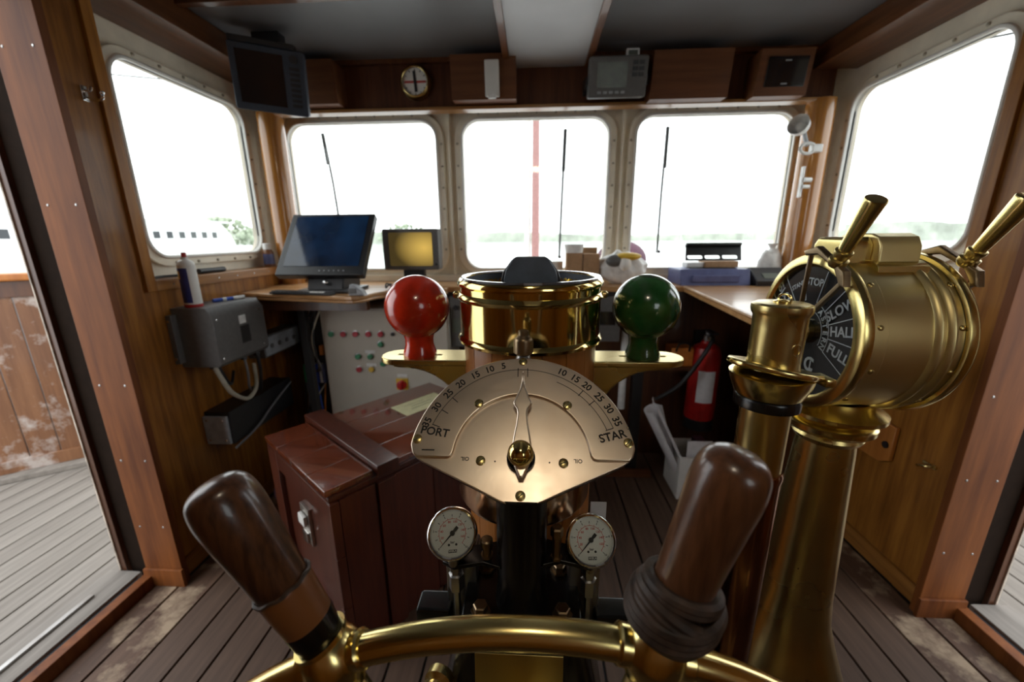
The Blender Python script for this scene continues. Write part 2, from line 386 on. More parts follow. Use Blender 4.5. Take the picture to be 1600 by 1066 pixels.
# ------------------------------------------------------------------ side walls (mirror pair)
def YZ(x, s):      # local XY -> world YZ, thickness going outboard
    return axes((x, 0, 0), (0, 1, 0), (0, 0, 1), (1, 0, 0)) if s > 0 else axes((x, 0, 0), (0, 1, 0), (0, 0, 1), (-1, 0, 0))
WINN = {-1: 'window_1', 1: 'window_5'}
def window(nm, M, x0, x1, z0, z1, r, bolts, label, pane_off=0.02):
    """frame ring standing proud of the plating (local -Z is inboard), glass pane, bolts"""
    fr = obj(nm, shape([rrect(x0 - .05, x1 + .05, z0 - .05, z1 + .05, r + .05), rrect(x0, x1, z0, z1, r)], 0.022, M @ Matrix.Translation((0, 0, -0.022)), 0.006), cream, None, label, 'structure')
    obj('inner_lip', shape([rrect(x0 - .014, x1 + .014, z0 - .014, z1 + .014, r + .01), rrect(x0, x1, z0, z1, r)], 0.034, M @ Matrix.Translation((0, 0, -0.034)), 0.005), whitep, fr)
    obj('pane', shape([rrect(x0 - .01, x1 + .01, z0 - .01, z1 + .01, r)], 0.006, M @ Matrix.Translation((0, 0, pane_off))), glassm, fr, 'clear window glass')
    src = None
    for (bx_, bz_) in bolts:
        p = M @ V(bx_, bz_, -0.022); nrm = (M.to_3x3() @ V(0, 0, -1))
        o = obj('bolt', lathe(bm_(), [(.0075, 0), (.0075, .004), (.004, .007), (0, .007)], frame(p, nrm), 6), bolt_m, fr)
    return fr
def side_wall(s):
    S = 'left' if s < 0 else 'right'
    X = lambda v: s * v
    def bs(a, b): return sorted((s * a, s * b))
    L = [(1.405, -.05), (2.62, -.05), (2.62, 1.30), (1.565, 1.30), (1.565, 2.46), (1.405, 2.46)]
    w = obj('wall_' + S, shape([L], 0.04, YZ(X(1.60), s)), lining, None, 'varnished wood side wall lining on the %s' % S, 'structure')
    # steel plating outboard with the window hole
    y0, y1, z0, z1 = 1.70, 2.44, 1.43, 2.215
    hole = rrect(y0, y1, z0, z1, .09)
    obj('plating', shape([rect(1.47, 2.70, 0.2, 2.46), hole], 0.02, YZ(X(1.70), s)), cream, w, 'cream painted steel plating')
    bolts = [(y0 - .034, z0 + .12 + k * .135) for k in range(5)] + [(y1 + .034, z0 + .12 + k * .135) for k in range(5)] + [(y0 + .12 + k * .125, z1 + .034) for k in range(5)] + [(y0 + .12 + k * .125, z0 - .034) for k in range(5)]
    window(WINN[s], YZ(X(1.70), s), y0, y1, z0, z1, .09, bolts, 'rounded side window in the %s wall' % S)
    # wooden trim round the recess
    a, b = bs(1.585, 1.70); t = struct('trim_%d' % (1 if s < 0 else 2), box(bm_(), a, b, 1.555, 1.60, 1.29, 2.44, bev=.004), lining, 'upright varnished trim beside the %s window' % S)
    a, b = bs(1.585, 1.70); obj('sill_board', box(bm_(), a, b, 1.60, 2.58, 1.29, 1.335, bev=.004), lining_y, t)
    for k in range(7):
        obj('screw', lathe(bm_(), [(.004, 0), (.003, .0015), (0, .002)], frame((X(1.585), 1.68 + k * .13, 1.312), (-s, 0, 0)), 8), chrome, t)
    # door post: face board, dark track recess, outer jamb
    a, b = bs(1.555, 1.725); p = struct('trim_%d' % (3 if s < 0 else 4), box(bm_(), a, b, 1.375, 1.404, 0.0, 2.45, bev=.003), redpost, 'red-brown door post board at the %s doorway' % S)
    a, b = bs(1.725, 1.87); obj('track_recess', box(bm_(), a, b, 1.435, 1.47, -.03, 2.45), darkest, p)
    a, b = bs(1.87, 1.893); obj('outer_jamb', box(bm_(), a, b, 1.415, 1.47, -.03, 2.45, bev=.003), darkwood, p)
    a, b = bs(1.893, 1.899); obj('worn_edge_strip', box(bm_(), a, b, 1.41, 1.47, -.03, 2.45), wornedge, p)
    a, b = bs(1.545, 1.725); obj('plinth', box(bm_(), a, b, 1.36, 1.375, 0.0, 0.088, bev=.003), redpost, p)
    for z in (.62, .95, 1.62, 2.1, .3):
        for x in (1.59, 1.695):
            obj('screw', lathe(bm_(), [(.005, 0), (.0035, .0015), (0, .002)], frame((X(x), 1.375, z), (0, -1, 0)), 8), steel, p)
    a, b = bs(1.585, 1.60); struct('baseboard_' + S, box(bm_(), a, b, 1.375, 2.6, 0.0, 0.085, bev=.003), lining_y, 'low wooden skirting along the %s wall' % S)
    # sill of the doorway
    a, b = bs(1.69, 1.735); t = struct('door_%d' % (1 if s < 0 else 2), box(bm_(), a, b, 0.38, 1.3745, -.05, 0.055, bev=.005), redpost, 'raised wooden threshold of the open %s doorway' % S)
    a, b = bs(1.735, 1.775); obj('black_track', box(bm_(), a, b, 0.38, 1.3745, -.05, 0.03), caulk, t)
    a, b = bs(1.775, 1.80); obj('track_rail', box(bm_(), a, b, 0.38, 1.395, -.05, 0.042, bev=.003), deck_w, t)
    a, b = bs(1.80, 1.945); obj('outer_sill', box(bm_(), a, b, 0.38, 1.41, -0.05, 0.03, bev=.006), deck_w, t)
    a, b = bs(1.862, 1.882); obj('outer_rail', box(bm_(), a, b, 0.38, 1.27, 0.03, 0.042, bev=.002), steel, t)
    if s > 0:
        lf = obj('door_leaf', box(bm_(), 1.738, 1.772, .39, .98, .032, 2.31, bev=.004), redpost, t, 'half closed sliding door leaf')  # added out of view to cut the light through the right doorway
    # aft part of the side wall and header over the doorway
    a, b = bs(1.60, 1.72); w2 = struct('wall_%s_aft' % S, box(bm_(), a, b, -1.2, 0.38, 0, 2.45), lining, 'varnished wall aft of the %s doorway' % S)
    a, b = bs(1.60, 1.72); obj('door_header', box(bm_(), a, b, 0.38, 1.375, 2.32, 2.45), lining_y, w2)
    # beam along the wall head
    a, b = bs(1.47, 1.70); struct('trim_%d' % (5 if s < 0 else 6), box(bm_(), a, b, 1.57, 2.5, 2.345, 2.449, bev=.006), beam_w, 'dark beam along the top of the %s wall' % S)
    # engaged round pillar in the front corner
    struct('pillar_' + S, lathe(bm_(), [(.07, 1.20), (.07, 2.20)], Matrix.Translation((X(1.545), 2.50, 0)), 36), wood_pillar, 'round varnished corner pillar on the %s' % S)
wood_pillar = wood('pillar_varnish', (0.28, 0.105, 0.02), (0.44, 0.19, 0.04), 'Z', 8, 0.22, 0.6)
side_wall(-1); side_wall(1)

# ------------------------------------------------------------------ front wall
MF = axes((0, 2.65, 0), (1, 0, 0), (0, 0, 1), (0, 1, 0))
FW = [(-1.53, -.605), (-.437, .437), (.605, 1.50)]
zf0, zf1 = 1.305, 2.178
fwall = obj('wall_front', shape([rect(-1.72, 1.72, 1.0, 2.46)] + [rrect(a, b, zf0, zf1, .1) for a, b in FW], 0.02, MF), cream, None, 'cream painted steel front wall with three windows', 'structure')
obj('lower_panel', box(bm_(), -1.6, 1.6, 2.61, 2.64, -.05, 1.19), darkwood, fwall)
for i, (a, b) in enumerate(FW):
    bolts = []
    for k in range(6):
        bolts += [(a - .035, zf0 + .12 + k * .125), (b + .035, zf0 + .12 + k * .125)]
    for k in range(7): bolts.append((a + .1 + k * .115, zf1 + .033))
    window('window_%d' % (i + 2), MF, a, b, zf0, zf1, .1, bolts, ['left', 'middle', 'right'][i] + ' one of the three front windows')
for x in (-.521, .521):
    obj('mullion_flange', box(bm_(), x - .006, x + .006, 2.615, 2.65, 1.22, 2.25, bev=.002), cream, fwall)
fa = struct('trim_7', box(bm_(), -1.6, 1.6, 2.50, 2.52, 2.20, 2.45), fascia_w, 'dark wooden fascia above the front windows')
obj('lip', box(bm_(), -1.58, 1.58, 2.455, 2.53, 2.188, 2.206, bev=.004), lining_x, fa)
led = struct('trim_8', box(bm_(), -1.6, 1.6, 2.30, 2.64, 1.19, 1.222, bev=.006), desk_w, 'wooden ledge under the front windows')
obj('upstand', box(bm_(), -1.5, 1.5, 2.60, 2.645, 1.222, 1.262, bev=.003), cream, led)

# ------------------------------------------------------------------ ceiling
ce = struct('ceiling', box(bm_(), -1.72, 1.72, -1.2, 2.68, 2.452, 2.48), ceil_m, 'dim grey painted ceiling panels')
du = obj('centre_duct', box(bm_(), -.135, .265, -1.2, 2.499, 2.398, 2.452), ceil_l, ce, 'pale ceiling duct')
for x in (-.168, .265): obj('duct_trim', box(bm_(), x, x + .033, -1.2, 2.499, 2.385, 2.452, bev=.003), beam_w, ce)
for a, b in ((-1.469, -.17), (.30, 1.469)): obj('cross_batten', box(bm_(), a, b, 1.84, 1.875, 2.43, 2.452, bev=.003), beam_w, ce)
obj('front_batten', box(bm_(), -1.469, -.17, 2.47, 2.50, 2.43, 2.452), beam_w, ce); obj('front_batten', box(bm_(), .30, 1.469, 2.47, 2.50, 2.43, 2.452), beam_w, ce)

# ------------------------------------------------------------------ aft wall with two windows (behind the camera)
MA = axes((0, -1.2, 0), (-1, 0, 0), (0, 0, 1), (0, -1, 0))
AW = [(-1.35, -.7)]
obj('wall_back', shape([rect(-1.72, 1.72, -.05, 2.46)] + [rrect(a, b, 1.5, 2.12, .09) for a, b in AW], 0.04, MA), lining, None, 'varnished aft bulkhead behind the wheel', 'structure')
for i, (a, b) in enumerate(AW): window('window_%d' % (i + 6), MA, a, b, 1.5, 2.12, .09, [], 'aft window on the right behind the wheel')
lp = thing('ceiling_lamp', 'round warm dome lamp on the ceiling above the wheel', 'lamp', (0.02, -0.32, 2.398))
ML = Matrix.Translation((0.02, -0.32, 2.398))
obj('lamp_base', lathe(bm_(), [(.10, 0), (.10, -.014), (.092, -.02)], ML, 40), brass, lp)
obj('lamp_dome', lathe(bm_(), [(.088, -.02), (.085, -.04), (.065, -.062), (.032, -.072), (0, -.074)], ML, 40), lampglow, lp)

# ------------------------------------------------------------------ outside
struct('water', box(bm_(), -1500, 1500, -300, 2500, -4.6, -4.5), water_m, 'pale open water around the ship')
def dodger(s):
    nm = 'left' if s < 0 else 'right'
    A = V(s * 3.95, 1.78, 0); B = V(s * 2.5, 2.9, 0); d = (B - A).normalized(); n = V(-d.y, d.x, 0); L = (B - A).length
    root = thing('wing_bulwark', 'worn wooden bulwark with peeling varnish outside the %s doorway' % nm, 'bulwark', tuple(A))
    M = axes(A, d, n, (0, 0, 1))
    k = 0; x = 0.0
    while x < L - .02:
        w = min(.145, L - x)
        obj('plank', box(bm_(), x + .003, x + w - .003, -.014, .014, .06, 1.18, M=M, bev=.003), bulw_w, root); x += w; k += 1
    obj('cap_rail', box(bm_(), -.05, L + .05, -.06, .06, 1.26, 1.31, M=M, bev=.015), stave_w, root)
    obj('top_board', box(bm_(), 0, L, -.025, .025, 1.16, 1.26, M=M, bev=.004), darkwood, root)
    obj('bottom_board', box(bm_(), 0, L, -.03, .03, .015, .10, M=M, bev=.004), bulw_w, root)
    obj('waterway', box(bm_(), -.1, L + .1, -.10, .02, -.024, .014, M=M, bev=.006), deck_w, root)
    obj('corner_post', box(bm_(), L - .05, L + .03, -.05, .05, 0.0, 1.26, M=M, bev=.006), bulw_w, root)
dodger(-1); dodger(1)

# white passenger ship alongside
sx = -35.0
ps = thing('passenger_ship', 'white passenger ship with a row of dark windows seen through the left window', 'ship', (sx - 3, 34, -4.5))
hb = shape([[(10, -4.5), (57, -4.5), (61, .4), (58, .55), (8, .55), (7, -1)]], 6.0, axes((sx, 0, 0), (0, 1, 0), (0, 0, 1), (-1, 0, 0)), .15)
obj('hull', hb, ship_w, ps)
obj('main_cabin', shape([[(9, .5), (47, .5), (46.3, 2.0), (45, 3.25), (9, 3.25)]], 5.2, axes((sx - .3, 0, 0), (0, 1, 0), (0, 0, 1), (-1, 0, 0)), .12), ship_w, ps)
obj('upper_deck', box(bm_(), sx - 5.2, sx - .1, 8, 46, 3.25, 3.4, bev=.05), ship_w, ps)
obj('rubbing_strake', box(bm_(), sx, sx + .1, 8, 59, -.9, -.7, bev=.02), ship_w, ps)
for k in range(22):
    y = 14 + k * 1.4
    obj('window', box(bm_(), sx - .32, sx - .29, y, y + .72, 1.62, 2.28, bev=.01), ship_win, ps)
for k in range(14):
    y = 32 + k * 1.8
    obj('porthole', box(bm_(), sx - .02, sx + .02, y, y + .95, -.15, .12, bev=.01), lgrey, ps)
obj('bridge', shape([[(19, 3.4), (29, 3.4), (28, 6.0), (20, 6.0)]], 4.4, axes((sx - .5, 0, 0), (0, 1, 0), (0, 0, 1), (-1, 0, 0)), .1), ship_w, ps)
obj('arch', tube(bm_(), spline([(sx - 1, 25.2, 3.4), (sx - 1, 25.5, 6.3), (sx - 1, 27.5, 7.6), (sx - 1, 30, 6.5), (sx - 1, 30.8, 3.4)], 8), .16, 8), ship_w, ps)
obj('funnel', lathe(bm_(), [(1.1, 0), (.9, 5.0), (.7, 5.2)], Matrix.Translation((sx - 2.4, 23.6, 3.4)), 24), yelp, ps)
# trees on the quay behind it, far shores
def clump(name, label, c, rx, rz, n, seed, lm=None):
    rnd = random.Random(seed); b = bm_()
    for k in range(n):
        a = rnd.uniform(0, 2 * PI); h = rnd.uniform(-.8, 1); q = math.sqrt(max(0, 1 - h * h)) * rnd.uniform(.4, 1)
        g = bmesh.ops.create_icosphere(b, subdivisions=2, radius=rnd.uniform(.10, .2) * min(rx, rz))
        o_ = V(c[0] + rx * q * math.cos(a), c[1] + rx * q * math.sin(a), c[2] + rz * h)
        for v in g['verts']: v.co = v.co * rnd.uniform(.85, 1.15) + o_
    t = thing(name, label, 'tree', (c[0], c[1], -4))
    obj('crown', b, lm or leafm, t); obj('trunk', lathe(bm_(), [(.6, -4), (.4, c[2])], Matrix.Translation((c[0], c[1], 0)), 10), darkwood, t)
clump('quay_tree', 'green tree behind the white ship seen through the left doorway', (-112, 82, 11), 12, 11, 170, 3)
clump('quay_tree', 'tall green tree at the left picture edge outside the doorway', (-100, 58, 14), 10, 13, 170, 5)
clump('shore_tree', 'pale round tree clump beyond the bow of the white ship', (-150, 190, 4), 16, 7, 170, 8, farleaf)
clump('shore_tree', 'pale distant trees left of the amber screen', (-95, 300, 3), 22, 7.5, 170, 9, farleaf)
def shore(name, label, x0, x1, y, h, seed):
    rnd = random.Random(seed); top = []; n = 60; hh = h
    for k in range(n + 1):
        hh += rnd.uniform(-.12, .12) * h; hh = min(max(hh, h * .55), h * 1.3); top.append((x0 + (x1 - x0) * k / n, -4.4 + hh))
    b = shape([[(x0, -4.8)] + [(x1, -4.8)] + top[::-1]], 60, axes((0, y, 0), (1, 0, 0), (0, 0, 1), (0, 1, 0)))
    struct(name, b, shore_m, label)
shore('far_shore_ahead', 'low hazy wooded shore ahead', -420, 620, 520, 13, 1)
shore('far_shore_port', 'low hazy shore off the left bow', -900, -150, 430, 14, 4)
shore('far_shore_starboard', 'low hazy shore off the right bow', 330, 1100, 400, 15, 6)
# foremast on the foredeck and what stands round it
fd = struct('foredeck', box(bm_(), -3.5, 3.5, 3.6, 13.5, -1.6, -1.45), ship_w, 'pale foredeck below the front windows')
m_ = thing('foremast', 'thin red and white mast standing ahead of the middle window', 'mast', (-.03, 8.0, -1.45))
obj('lower_mast', lathe(bm_(), [(.085, -1.45), (.07, 3.0)], Matrix.Translation((.02, 8.0, 0)), 16), mast_r, m_)
obj('upper_mast', lathe(bm_(), [(.068, 3.0), (.05, 8.0)], Matrix.Translation((.02, 8.0, 0)), 16), mast_r, m_)
obj('pale_spar', lathe(bm_(), [(.06, -1.45), (.05, 8.0)], Matrix.Translation((-.13, 8.05, 0)), 12), whitep, m_)
v_ = thing('deck_ventilator', 'maroon round ventilator cowl behind the right mullion', 'ventilator', (1.3, 6.2, -1.45))
obj('cowl', ball(bm_(), (1.3, 6.2, 1.15), .30, 24, 1.25, 1, .95), maroon, v_)
obj('stem', lathe(bm_(), [(.2, -1.45), (.17, 1.0)], Matrix.Translation((1.3, 6.2, 0)), 18), maroon, v_)
tag(obj('rigging_wire', tube(bm_(), [(-2.1, 2.6, 2.42), (-4.2, 3.0, 2.75), (-9, 4.0, 3.1)], .004, 6), cable_b), 'thin dark wire crossing the top of the left window', 'wire')
tag(obj('rigging_wire', tube(bm_(), [(1.95, 2.3, 2.36), (2.6, 2.2, 2.44), (6.5, 3.0, 2.9)], .005, 6), cable_b), 'thin dark wire crossing the top of the right window', 'wire')
def wiper(x0, z0, x1, z1, label, drop=None):
    w = thing('windscreen_wiper', label, 'wiper', (x0, 2.705, z0), 'wipers outside the front windows')
    obj('arm', tube(bm_(), [(x0, 2.715, z0), ((x0 + x1) / 2, 2.725, (z0 + z1) / 2), (x1, 2.71, z1)], .007, 8), blackp, w)
    d = V(x1 - x0, 0, z1 - z0)
    obj('blade', tube(bm_(), [V(x1, 2.70, z1) - d * .3, V(x1, 2.70, z1) + d * .02], .011, 6), cable_b, w)
    obj('pivot', cyl(bm_(), (x0, 2.672, z0), (x0, 2.72, z0), .010), blackp, w)
wiper(-1.30, 1.56, -1.34, 2.13, 'black wiper rising behind the large touchscreen')
wiper(.165, 1.37, .185, 2.12, 'black wiper across the middle front window')
wiper(.80, 1.40, .80, 2.12, 'black wiper across the right front window')

# ------------------------------------------------------------------ steering wheel
WC = V(-.002, .27, .738); WR = .430
wh = thing('ship_wheel', 'large brass ship wheel with turned wooden handles in the foreground', 'ship wheel', (WC.x, WC.y, .114))
b = bm_(); tube(b, [(WC.x + WR * math.sin(2 * PI * k / 120), WC.y, WC.z + WR * math.cos(2 * PI * k / 120)) for k in range(120)], .0137, 18, True)
obj('rim', b, brass, wh, 'polished brass tube rim')
angs = [-24.4, 14.2] + [14.2 + 321.4 / 8 * k for k in range(1, 8)]
def smooth_prof(pr):
    q = spline([(r, 0, z) for r, z in pr], 3); return [(max(0.0, v.x), v.z) for v in q[:-1]] + [pr[-1]]
def handle_profile(knot):
    if knot: return [(.0205, .028), (.022, .05), (.0235, .09), (.0255, .135), (.027, .162), (.0268, .175), (.0245, .187), (.018, .195), (.009, .1985), (0, .199)]
    return [(.0212, .086), (.0222, .095), (.0235, .115), (.0258, .145), (.0268, .165), (.0262, .178), (.0235, .189), (.017, .1955), (.008, .1985), (0, .199)]
for i, a in enumerate(angs):
    d = V(math.sin(R_(a)), 0, math.cos(R_(a))); M = frame(WC + d * WR, d)
    bo = obj('boss', lathe(bm_(), [(.013, -.032), (.018, -.024), (.0265, -.008), (.0275, .004), (.0245, .015), (.0215, .021), (.0235, .0235), (.0235, .027)], M, 28), brass, wh)
    t = V(d.z, 0, -d.x)
    for sg in (-1, 1):
        obj('socket', lathe(bm_(), [(.0155, .015), (.0165, .026), (.0165, .031), (.0145, .033)], frame(WC + d * WR, t * sg), 24), brass, bo)
    obj('spoke', lathe(bm_(), [(.0125, -WR + .055), (.0105, -.2), (.0125, -.03)], M, 18), brass_d, wh)
    knot = (i == 1)
    h = obj('handle', lathe(bm_(), smooth_prof(handle_profile(knot)), M, 44), handle_w, wh, 'worn brown wooden handle with a cord knot at its base' if knot else ('worn brown wooden handle with a leather band' if i == 0 else None))
    if knot:
        rb = bm_()
        def rw(ph, z0, z1, amp, r, R0=.0305, turns=1.0, n=64):
            pts = []
            for k in range(n):
                th = 2 * PI * k / n
                pts.append(M @ V((R0) * math.cos(th + ph), R0 * math.sin(th + ph), (z0 + z1) / 2 + amp * math.sin(th * turns)))
            tube(rb, pts, r, 8, True)
        for k in range(3): rw(.0 + k * .12, .030 + k * .0042, .034 + k * .0042, .0012, .0046, .026)
        for k in range(3): rw(.5, .042 + k * .0062, .046 + k * .0062, .0095, .0058, .0292)
        for k in range(3): rw(3.4, .044 + k * .006, .048 + k * .006, .0085, .0058, .0315)
        for k in range(2): rw(1.9, .068 + k * .005, .07 + k * .005, .004, .005, .0265)
        obj('cord_knot', rb, rope_m, h, 'dark tarred cord knot')
    else:
        obj('leather_band', lathe(bm_(), [(.0200, .046), (.0212, .048), (.0224, .068), (.0232, .085), (.0230, .0885), (.022, .090)], M, 36), leather, h, 'brown leather band')
        obj('black_ring', lathe(bm_(), [(.0185, .026), (.0200, .028), (.0214, .047), (.0205, .049)], M, 36), iron, h, 'black ring')
        b = bm_()
        for k in range(40):
            th = 2 * PI * k / 40
            if k: pass
        tube(b, [M @ V(.0232 * math.cos(2 * PI * k / 48), .0232 * math.sin(2 * PI * k / 48), .0892 + .0008 * math.sin(9 * 2 * PI * k / 48)) for k in range(48)], .0019, 6, True)
        obj('frayed_seam', b, rope_m, h, 'dark frayed seam')
obj('hub', lathe(bm_(), [(.0, -.055), (.02, -.052), (.045, -.04), (.06, -.02), (.065, 0), (.065, .03), (.05, .04)], frame(WC, (0, 1, 0)), 40), brass, wh)

# ------------------------------------------------------------------ steering stand with rudder angle indicator
T47 = R_(47)
PP = V(-.0165, .491, 1.203)
PU, PV, PN = V(1, 0, 0), V(0, math.sin(T47), math.cos(T47)), V(0, -math.cos(T47), math.sin(T47))
MP = axes(PP, PU, PV, PN)
st = thing('steering_stand', 'black iron steering stand with a bronze rudder angle dial marked PORT and STAR', 'steering stand', (-.015, .5, 0))
def pol(r, a): return (r * math.sin(R_(a)), r * math.cos(R_(a)))
def arcpts(r, a0, a1, n): return [pol(r, a0 + (a1 - a0) * k / n) for k in range(n + 1)]
def fillet(pts, n=5):
    return pts
outer = arcpts(.159, 81, -81, 60)
half = [(-.1572, .016), (-.1535, .006), (-.147, -.001), (-.138, -.0065), (-.060, -.0405), (-.030, -.0545), (-.014, -.0605), (-.006, -.0625)]
outline = outer + half + [(0, -.063)] + [(-x, y) for x, y in half[::-1]]
plate = obj('indicator_plate', shape([outline], .007, MP @ Matrix.Translation((0, 0, -.007)), .0015, 3), bronze, st, 'bronze fan-shaped rudder angle plate')
ob = [(x * .975, y * .975 - .001) for x, y in outline]
obj('plate_backing', shape([ob], .014, MP @ Matrix.Translation((0, 0, -.0215)), .002), iron, st)
inner = [(-.1465, -.0015), (-.1035, -.0015), (-.0985, 0), (-.0955, .004), (-.0935, .012)] + arcpts(.0945, -80, 80, 40) + [(.0935, .012), (.0955, .004), (.0985, 0), (.1035, -.0015), (.1465, -.0015)]
o2 = [(.1525, .006), (.1562, .016)] + arcpts(.1575, 81, -81, 60) + [(-.1562, .016), (-.1525, .006)]
obj('raised_band', shape([inner + o2], .006, MP, .0022, 4), bronze, plate, 'raised bronze band with the degree scale')
ZB = Matrix.Translation((0, 0, .0061))
def arc_strip(r, w, a0, a1, M, n=48):
    return shape([arcpts(r + w / 2, a0, a1, n) + arcpts(r - w / 2, a1, a0, n)], .0003, M)
sc = arc_strip(.1365, .0008, -71, 71, MP @ ZB)
merge(sc, arc_strip(.1268, .0008, 24, 71, MP @ ZB))
for a in (-70.5, -60, -50, 41.5, 51, 71):
    c = V(*pol(.1305, a), 0); 
    merge(sc, shape([rect(-.0006, .0006, -.0055, .006)], .0003, MP @ ZB @ Matrix.Translation(c) @ Matrix.Rotation(R_(-a), 4, 'Z')))
for x in (-.0075, .0075): merge(sc, shape([rect(x - .0006, x + .0006, .124, .139)], .0003, MP @ ZB))
obj('degree_scale', sc, engrave, plate)
for sv, a in zip(('5', '10', '15', '20', '25', '30', '35', '10', '15', '20', '25', '30', '35'), (-12, -20.8, -30.1, -40.4, -49.8, -60.2, -70.4, 24.4, 33.2, 41.4, 51, 59.5, 68)):
    obj('numeral', text(sv, .0145, MP @ ZB @ Matrix.Translation((*pol(.1455, a), 0)) @ Matrix.Rotation(R_(-a), 4, 'Z'), .0002), engrave, plate)
obj('lettering', text('PORT', .0165, MP @ ZB @ Matrix.Translation((-.124, .0345, 0)) @ Matrix.Rotation(R_(-8), 4, 'Z'), .0002), engrave, plate)
obj('lettering', text('STAR', .0165, MP @ ZB @ Matrix.Translation((.127, .0325, 0)) @ Matrix.Rotation(R_(14), 4, 'Z'), .0002), engrave, plate)
for x, r in ((-.078, 0), (.078, 0)):
    obj('lettering', text('OIL', .0075, MP @ Matrix.Translation((x, -.001, .0001)) @ Matrix.Rotation(R_(180), 4, 'Z'), .0002), engrave, plate)
obj('dash_mark', shape([rect(-.139, -.121, .0075, .0092)], .0003, MP @ ZB), engrave, plate)
for (u, v, z) in ((0, .1505, .006), (-.064, .079, .006), (.066, .078, .006), (-.1475, .0235, .006), (.1475, .0235, .006), (-.056, -.0035, 0), (.058, -.0045, 0), (0, -.0485, 0)):
    p = MP @ V(u, v, z); s_ = obj('screw', screw_bm(p, PN, .0068, .0024), brass_d, plate)
    obj('slot', shape([rect(-.0052, .0052, -.0007, .0007)], .0005, MP @ Matrix.Translation((u, v, z + .0019)) @ Matrix.Rotation(R_(random.uniform(20, 60)), 4, 'Z')), slot, s_)
for u, v in ((-.036, -.004), (.039, -.004)): obj('pin_hole', shape([circ2(.0012, 10, (u, v))], .0003, MP), engrave, plate)
hn = [(.0012, .128), (.0022, .112), (.0045, .1), (.009, .088), (.0138, .0775), (.0125, .0725), (.0085, .067), (.0075, .06), (.0088, .045), (.0118, .028), (.0135, .015), (.013, -.006), (.008, -.018), (.003, -.029)]
nd = obj('pointer', shape([hn + [(-x, y) for x, y in hn[::-1]]], .0075, MP @ Matrix.Translation((.0008, 0, .0105)), .0028, 4), bronze, st, 'bronze spear-shaped pointer')
obj('pointer_washer', lathe(bm_(), [(.0195, .0), (.0195, .009), (.017, .0105)], MP, 28), iron, nd)
obj('knob', ball(bm_(), tuple(MP @ V(0, 0, .026)), .0175, 32), brass_p, nd, 'polished brass ball knob')
# oil cup behind the top of the plate
oc = PP + PV * .150 - PN * .012
b = bm_(); ball(b, tuple(oc + V(0, .006, .012)), .0125, 20); lathe(b, [(.008, -.02), (.009, .02)], Matrix.Translation(oc + V(0, .006, 0)), 16)
cup = obj('oil_cup', b, steel, st, 'grey metal oil cup above the dial')
obj('cup_body', lathe(bm_(), [(.0125, .021), (.0158, .024), (.0158, .044), (.0135, .048), (.0115, .049), (.0095, .052), (.0085, .0525), (.0085, .059), (.007, .0605)], Matrix.Translation(oc + V(0, .006, 0)), 24), bolt_b, cup)
# drum, column, head casting
obj('gear_drum', lathe(bm_(), [(.095, 1.093), (.104, 1.096), (.1065, 1.102), (.1065, 1.165), (.10, 1.17)], Matrix.Translation((-.0155, .588, 0)), 56), copper, st, 'copper coloured gear drum below the dial')
obj('column', lathe(bm_(), [(.0395, .982), (.0375, .994), (.0355, 1.01), (.0355, 1.165)], Matrix.Translation((-.0155, .478, 0)), 36), iron, st)
obj('flange', shape([rrect(-.085, .085, -.06, .075, .03)], .014, axes((-.0155, .478, .968), (1, 0, 0), (0, 1, 0), (0, 0, 1)), .003), iron, st)
for x, y in ((-.064, -.028), (.052, -.028), (-.064, .05), (.052, .05)):
    bt = obj('bolt', lathe(bm_(), [(.0145, .982), (.0145, .985), (.0108, .985), (.0108, .9945), (.009, .996), (0, .996)], Matrix.Translation((-.0095 + x, .478 + y, 0)), 6), bolt_b, st)
b = bm_()
lathe(b, [(.118, .0), (.2, .0)], None, 4) if False else None
prof = [(-.060, .968), (-.066, .93), (-.085, .78), (-.09, .70), (-.09, .60), (-.10, .05), (-.14, .03), (-.14, 0)]
rings = []
for yoff, z in prof:
    hw = {.968: .085, .93: .098, .78: .13, .70: .13, .60: .11, .05: .11, .03: .16, 0: .16}[z]
    yb = {.968: .075, .93: .09, .78: .14, .70: .14, .60: .12, .05: .12, .03: .17, 0: .17}[z]
    lp_ = rrect(-hw, hw, yoff, yb, .025, 4); rings.append([b.verts.new((-.0155 + x, .478 + y, z)) for x, y in lp_])
for A, B in zip(rings, rings[1:]):
    n = len(A)
    for k in range(n): b.faces.new((A[k], B[k], B[(k + 1) % n], A[(k + 1) % n]))
b.faces.new(rings[0]); b.faces.new(rings[-1])
obj('pedestal', b, iron, st)
obj('shaft', cyl(bm_(), (WC.x, .31, WC.z), (WC.x, .386, WC.z), .03, n=28), brass_d, st)
# brass makers plate on the sloping front
nv = V(0, .019, .15).normalized(); nn = V(0, -.15, .019).normalized()
MNP = axes(V(-.0175, .4095, .911), (1, 0, 0), nv, nn)
obj('plate_frame', shape([rect(-.066, .066, -.043, .05)], .006, MNP, .001), iron, st)
obj('makers_plate', shape([rect(-.059, .059, -.036, .05)], .003, MNP @ Matrix.Translation((0, 0, .006)), .0008), brass_d, st, 'blank rubbed brass plate')
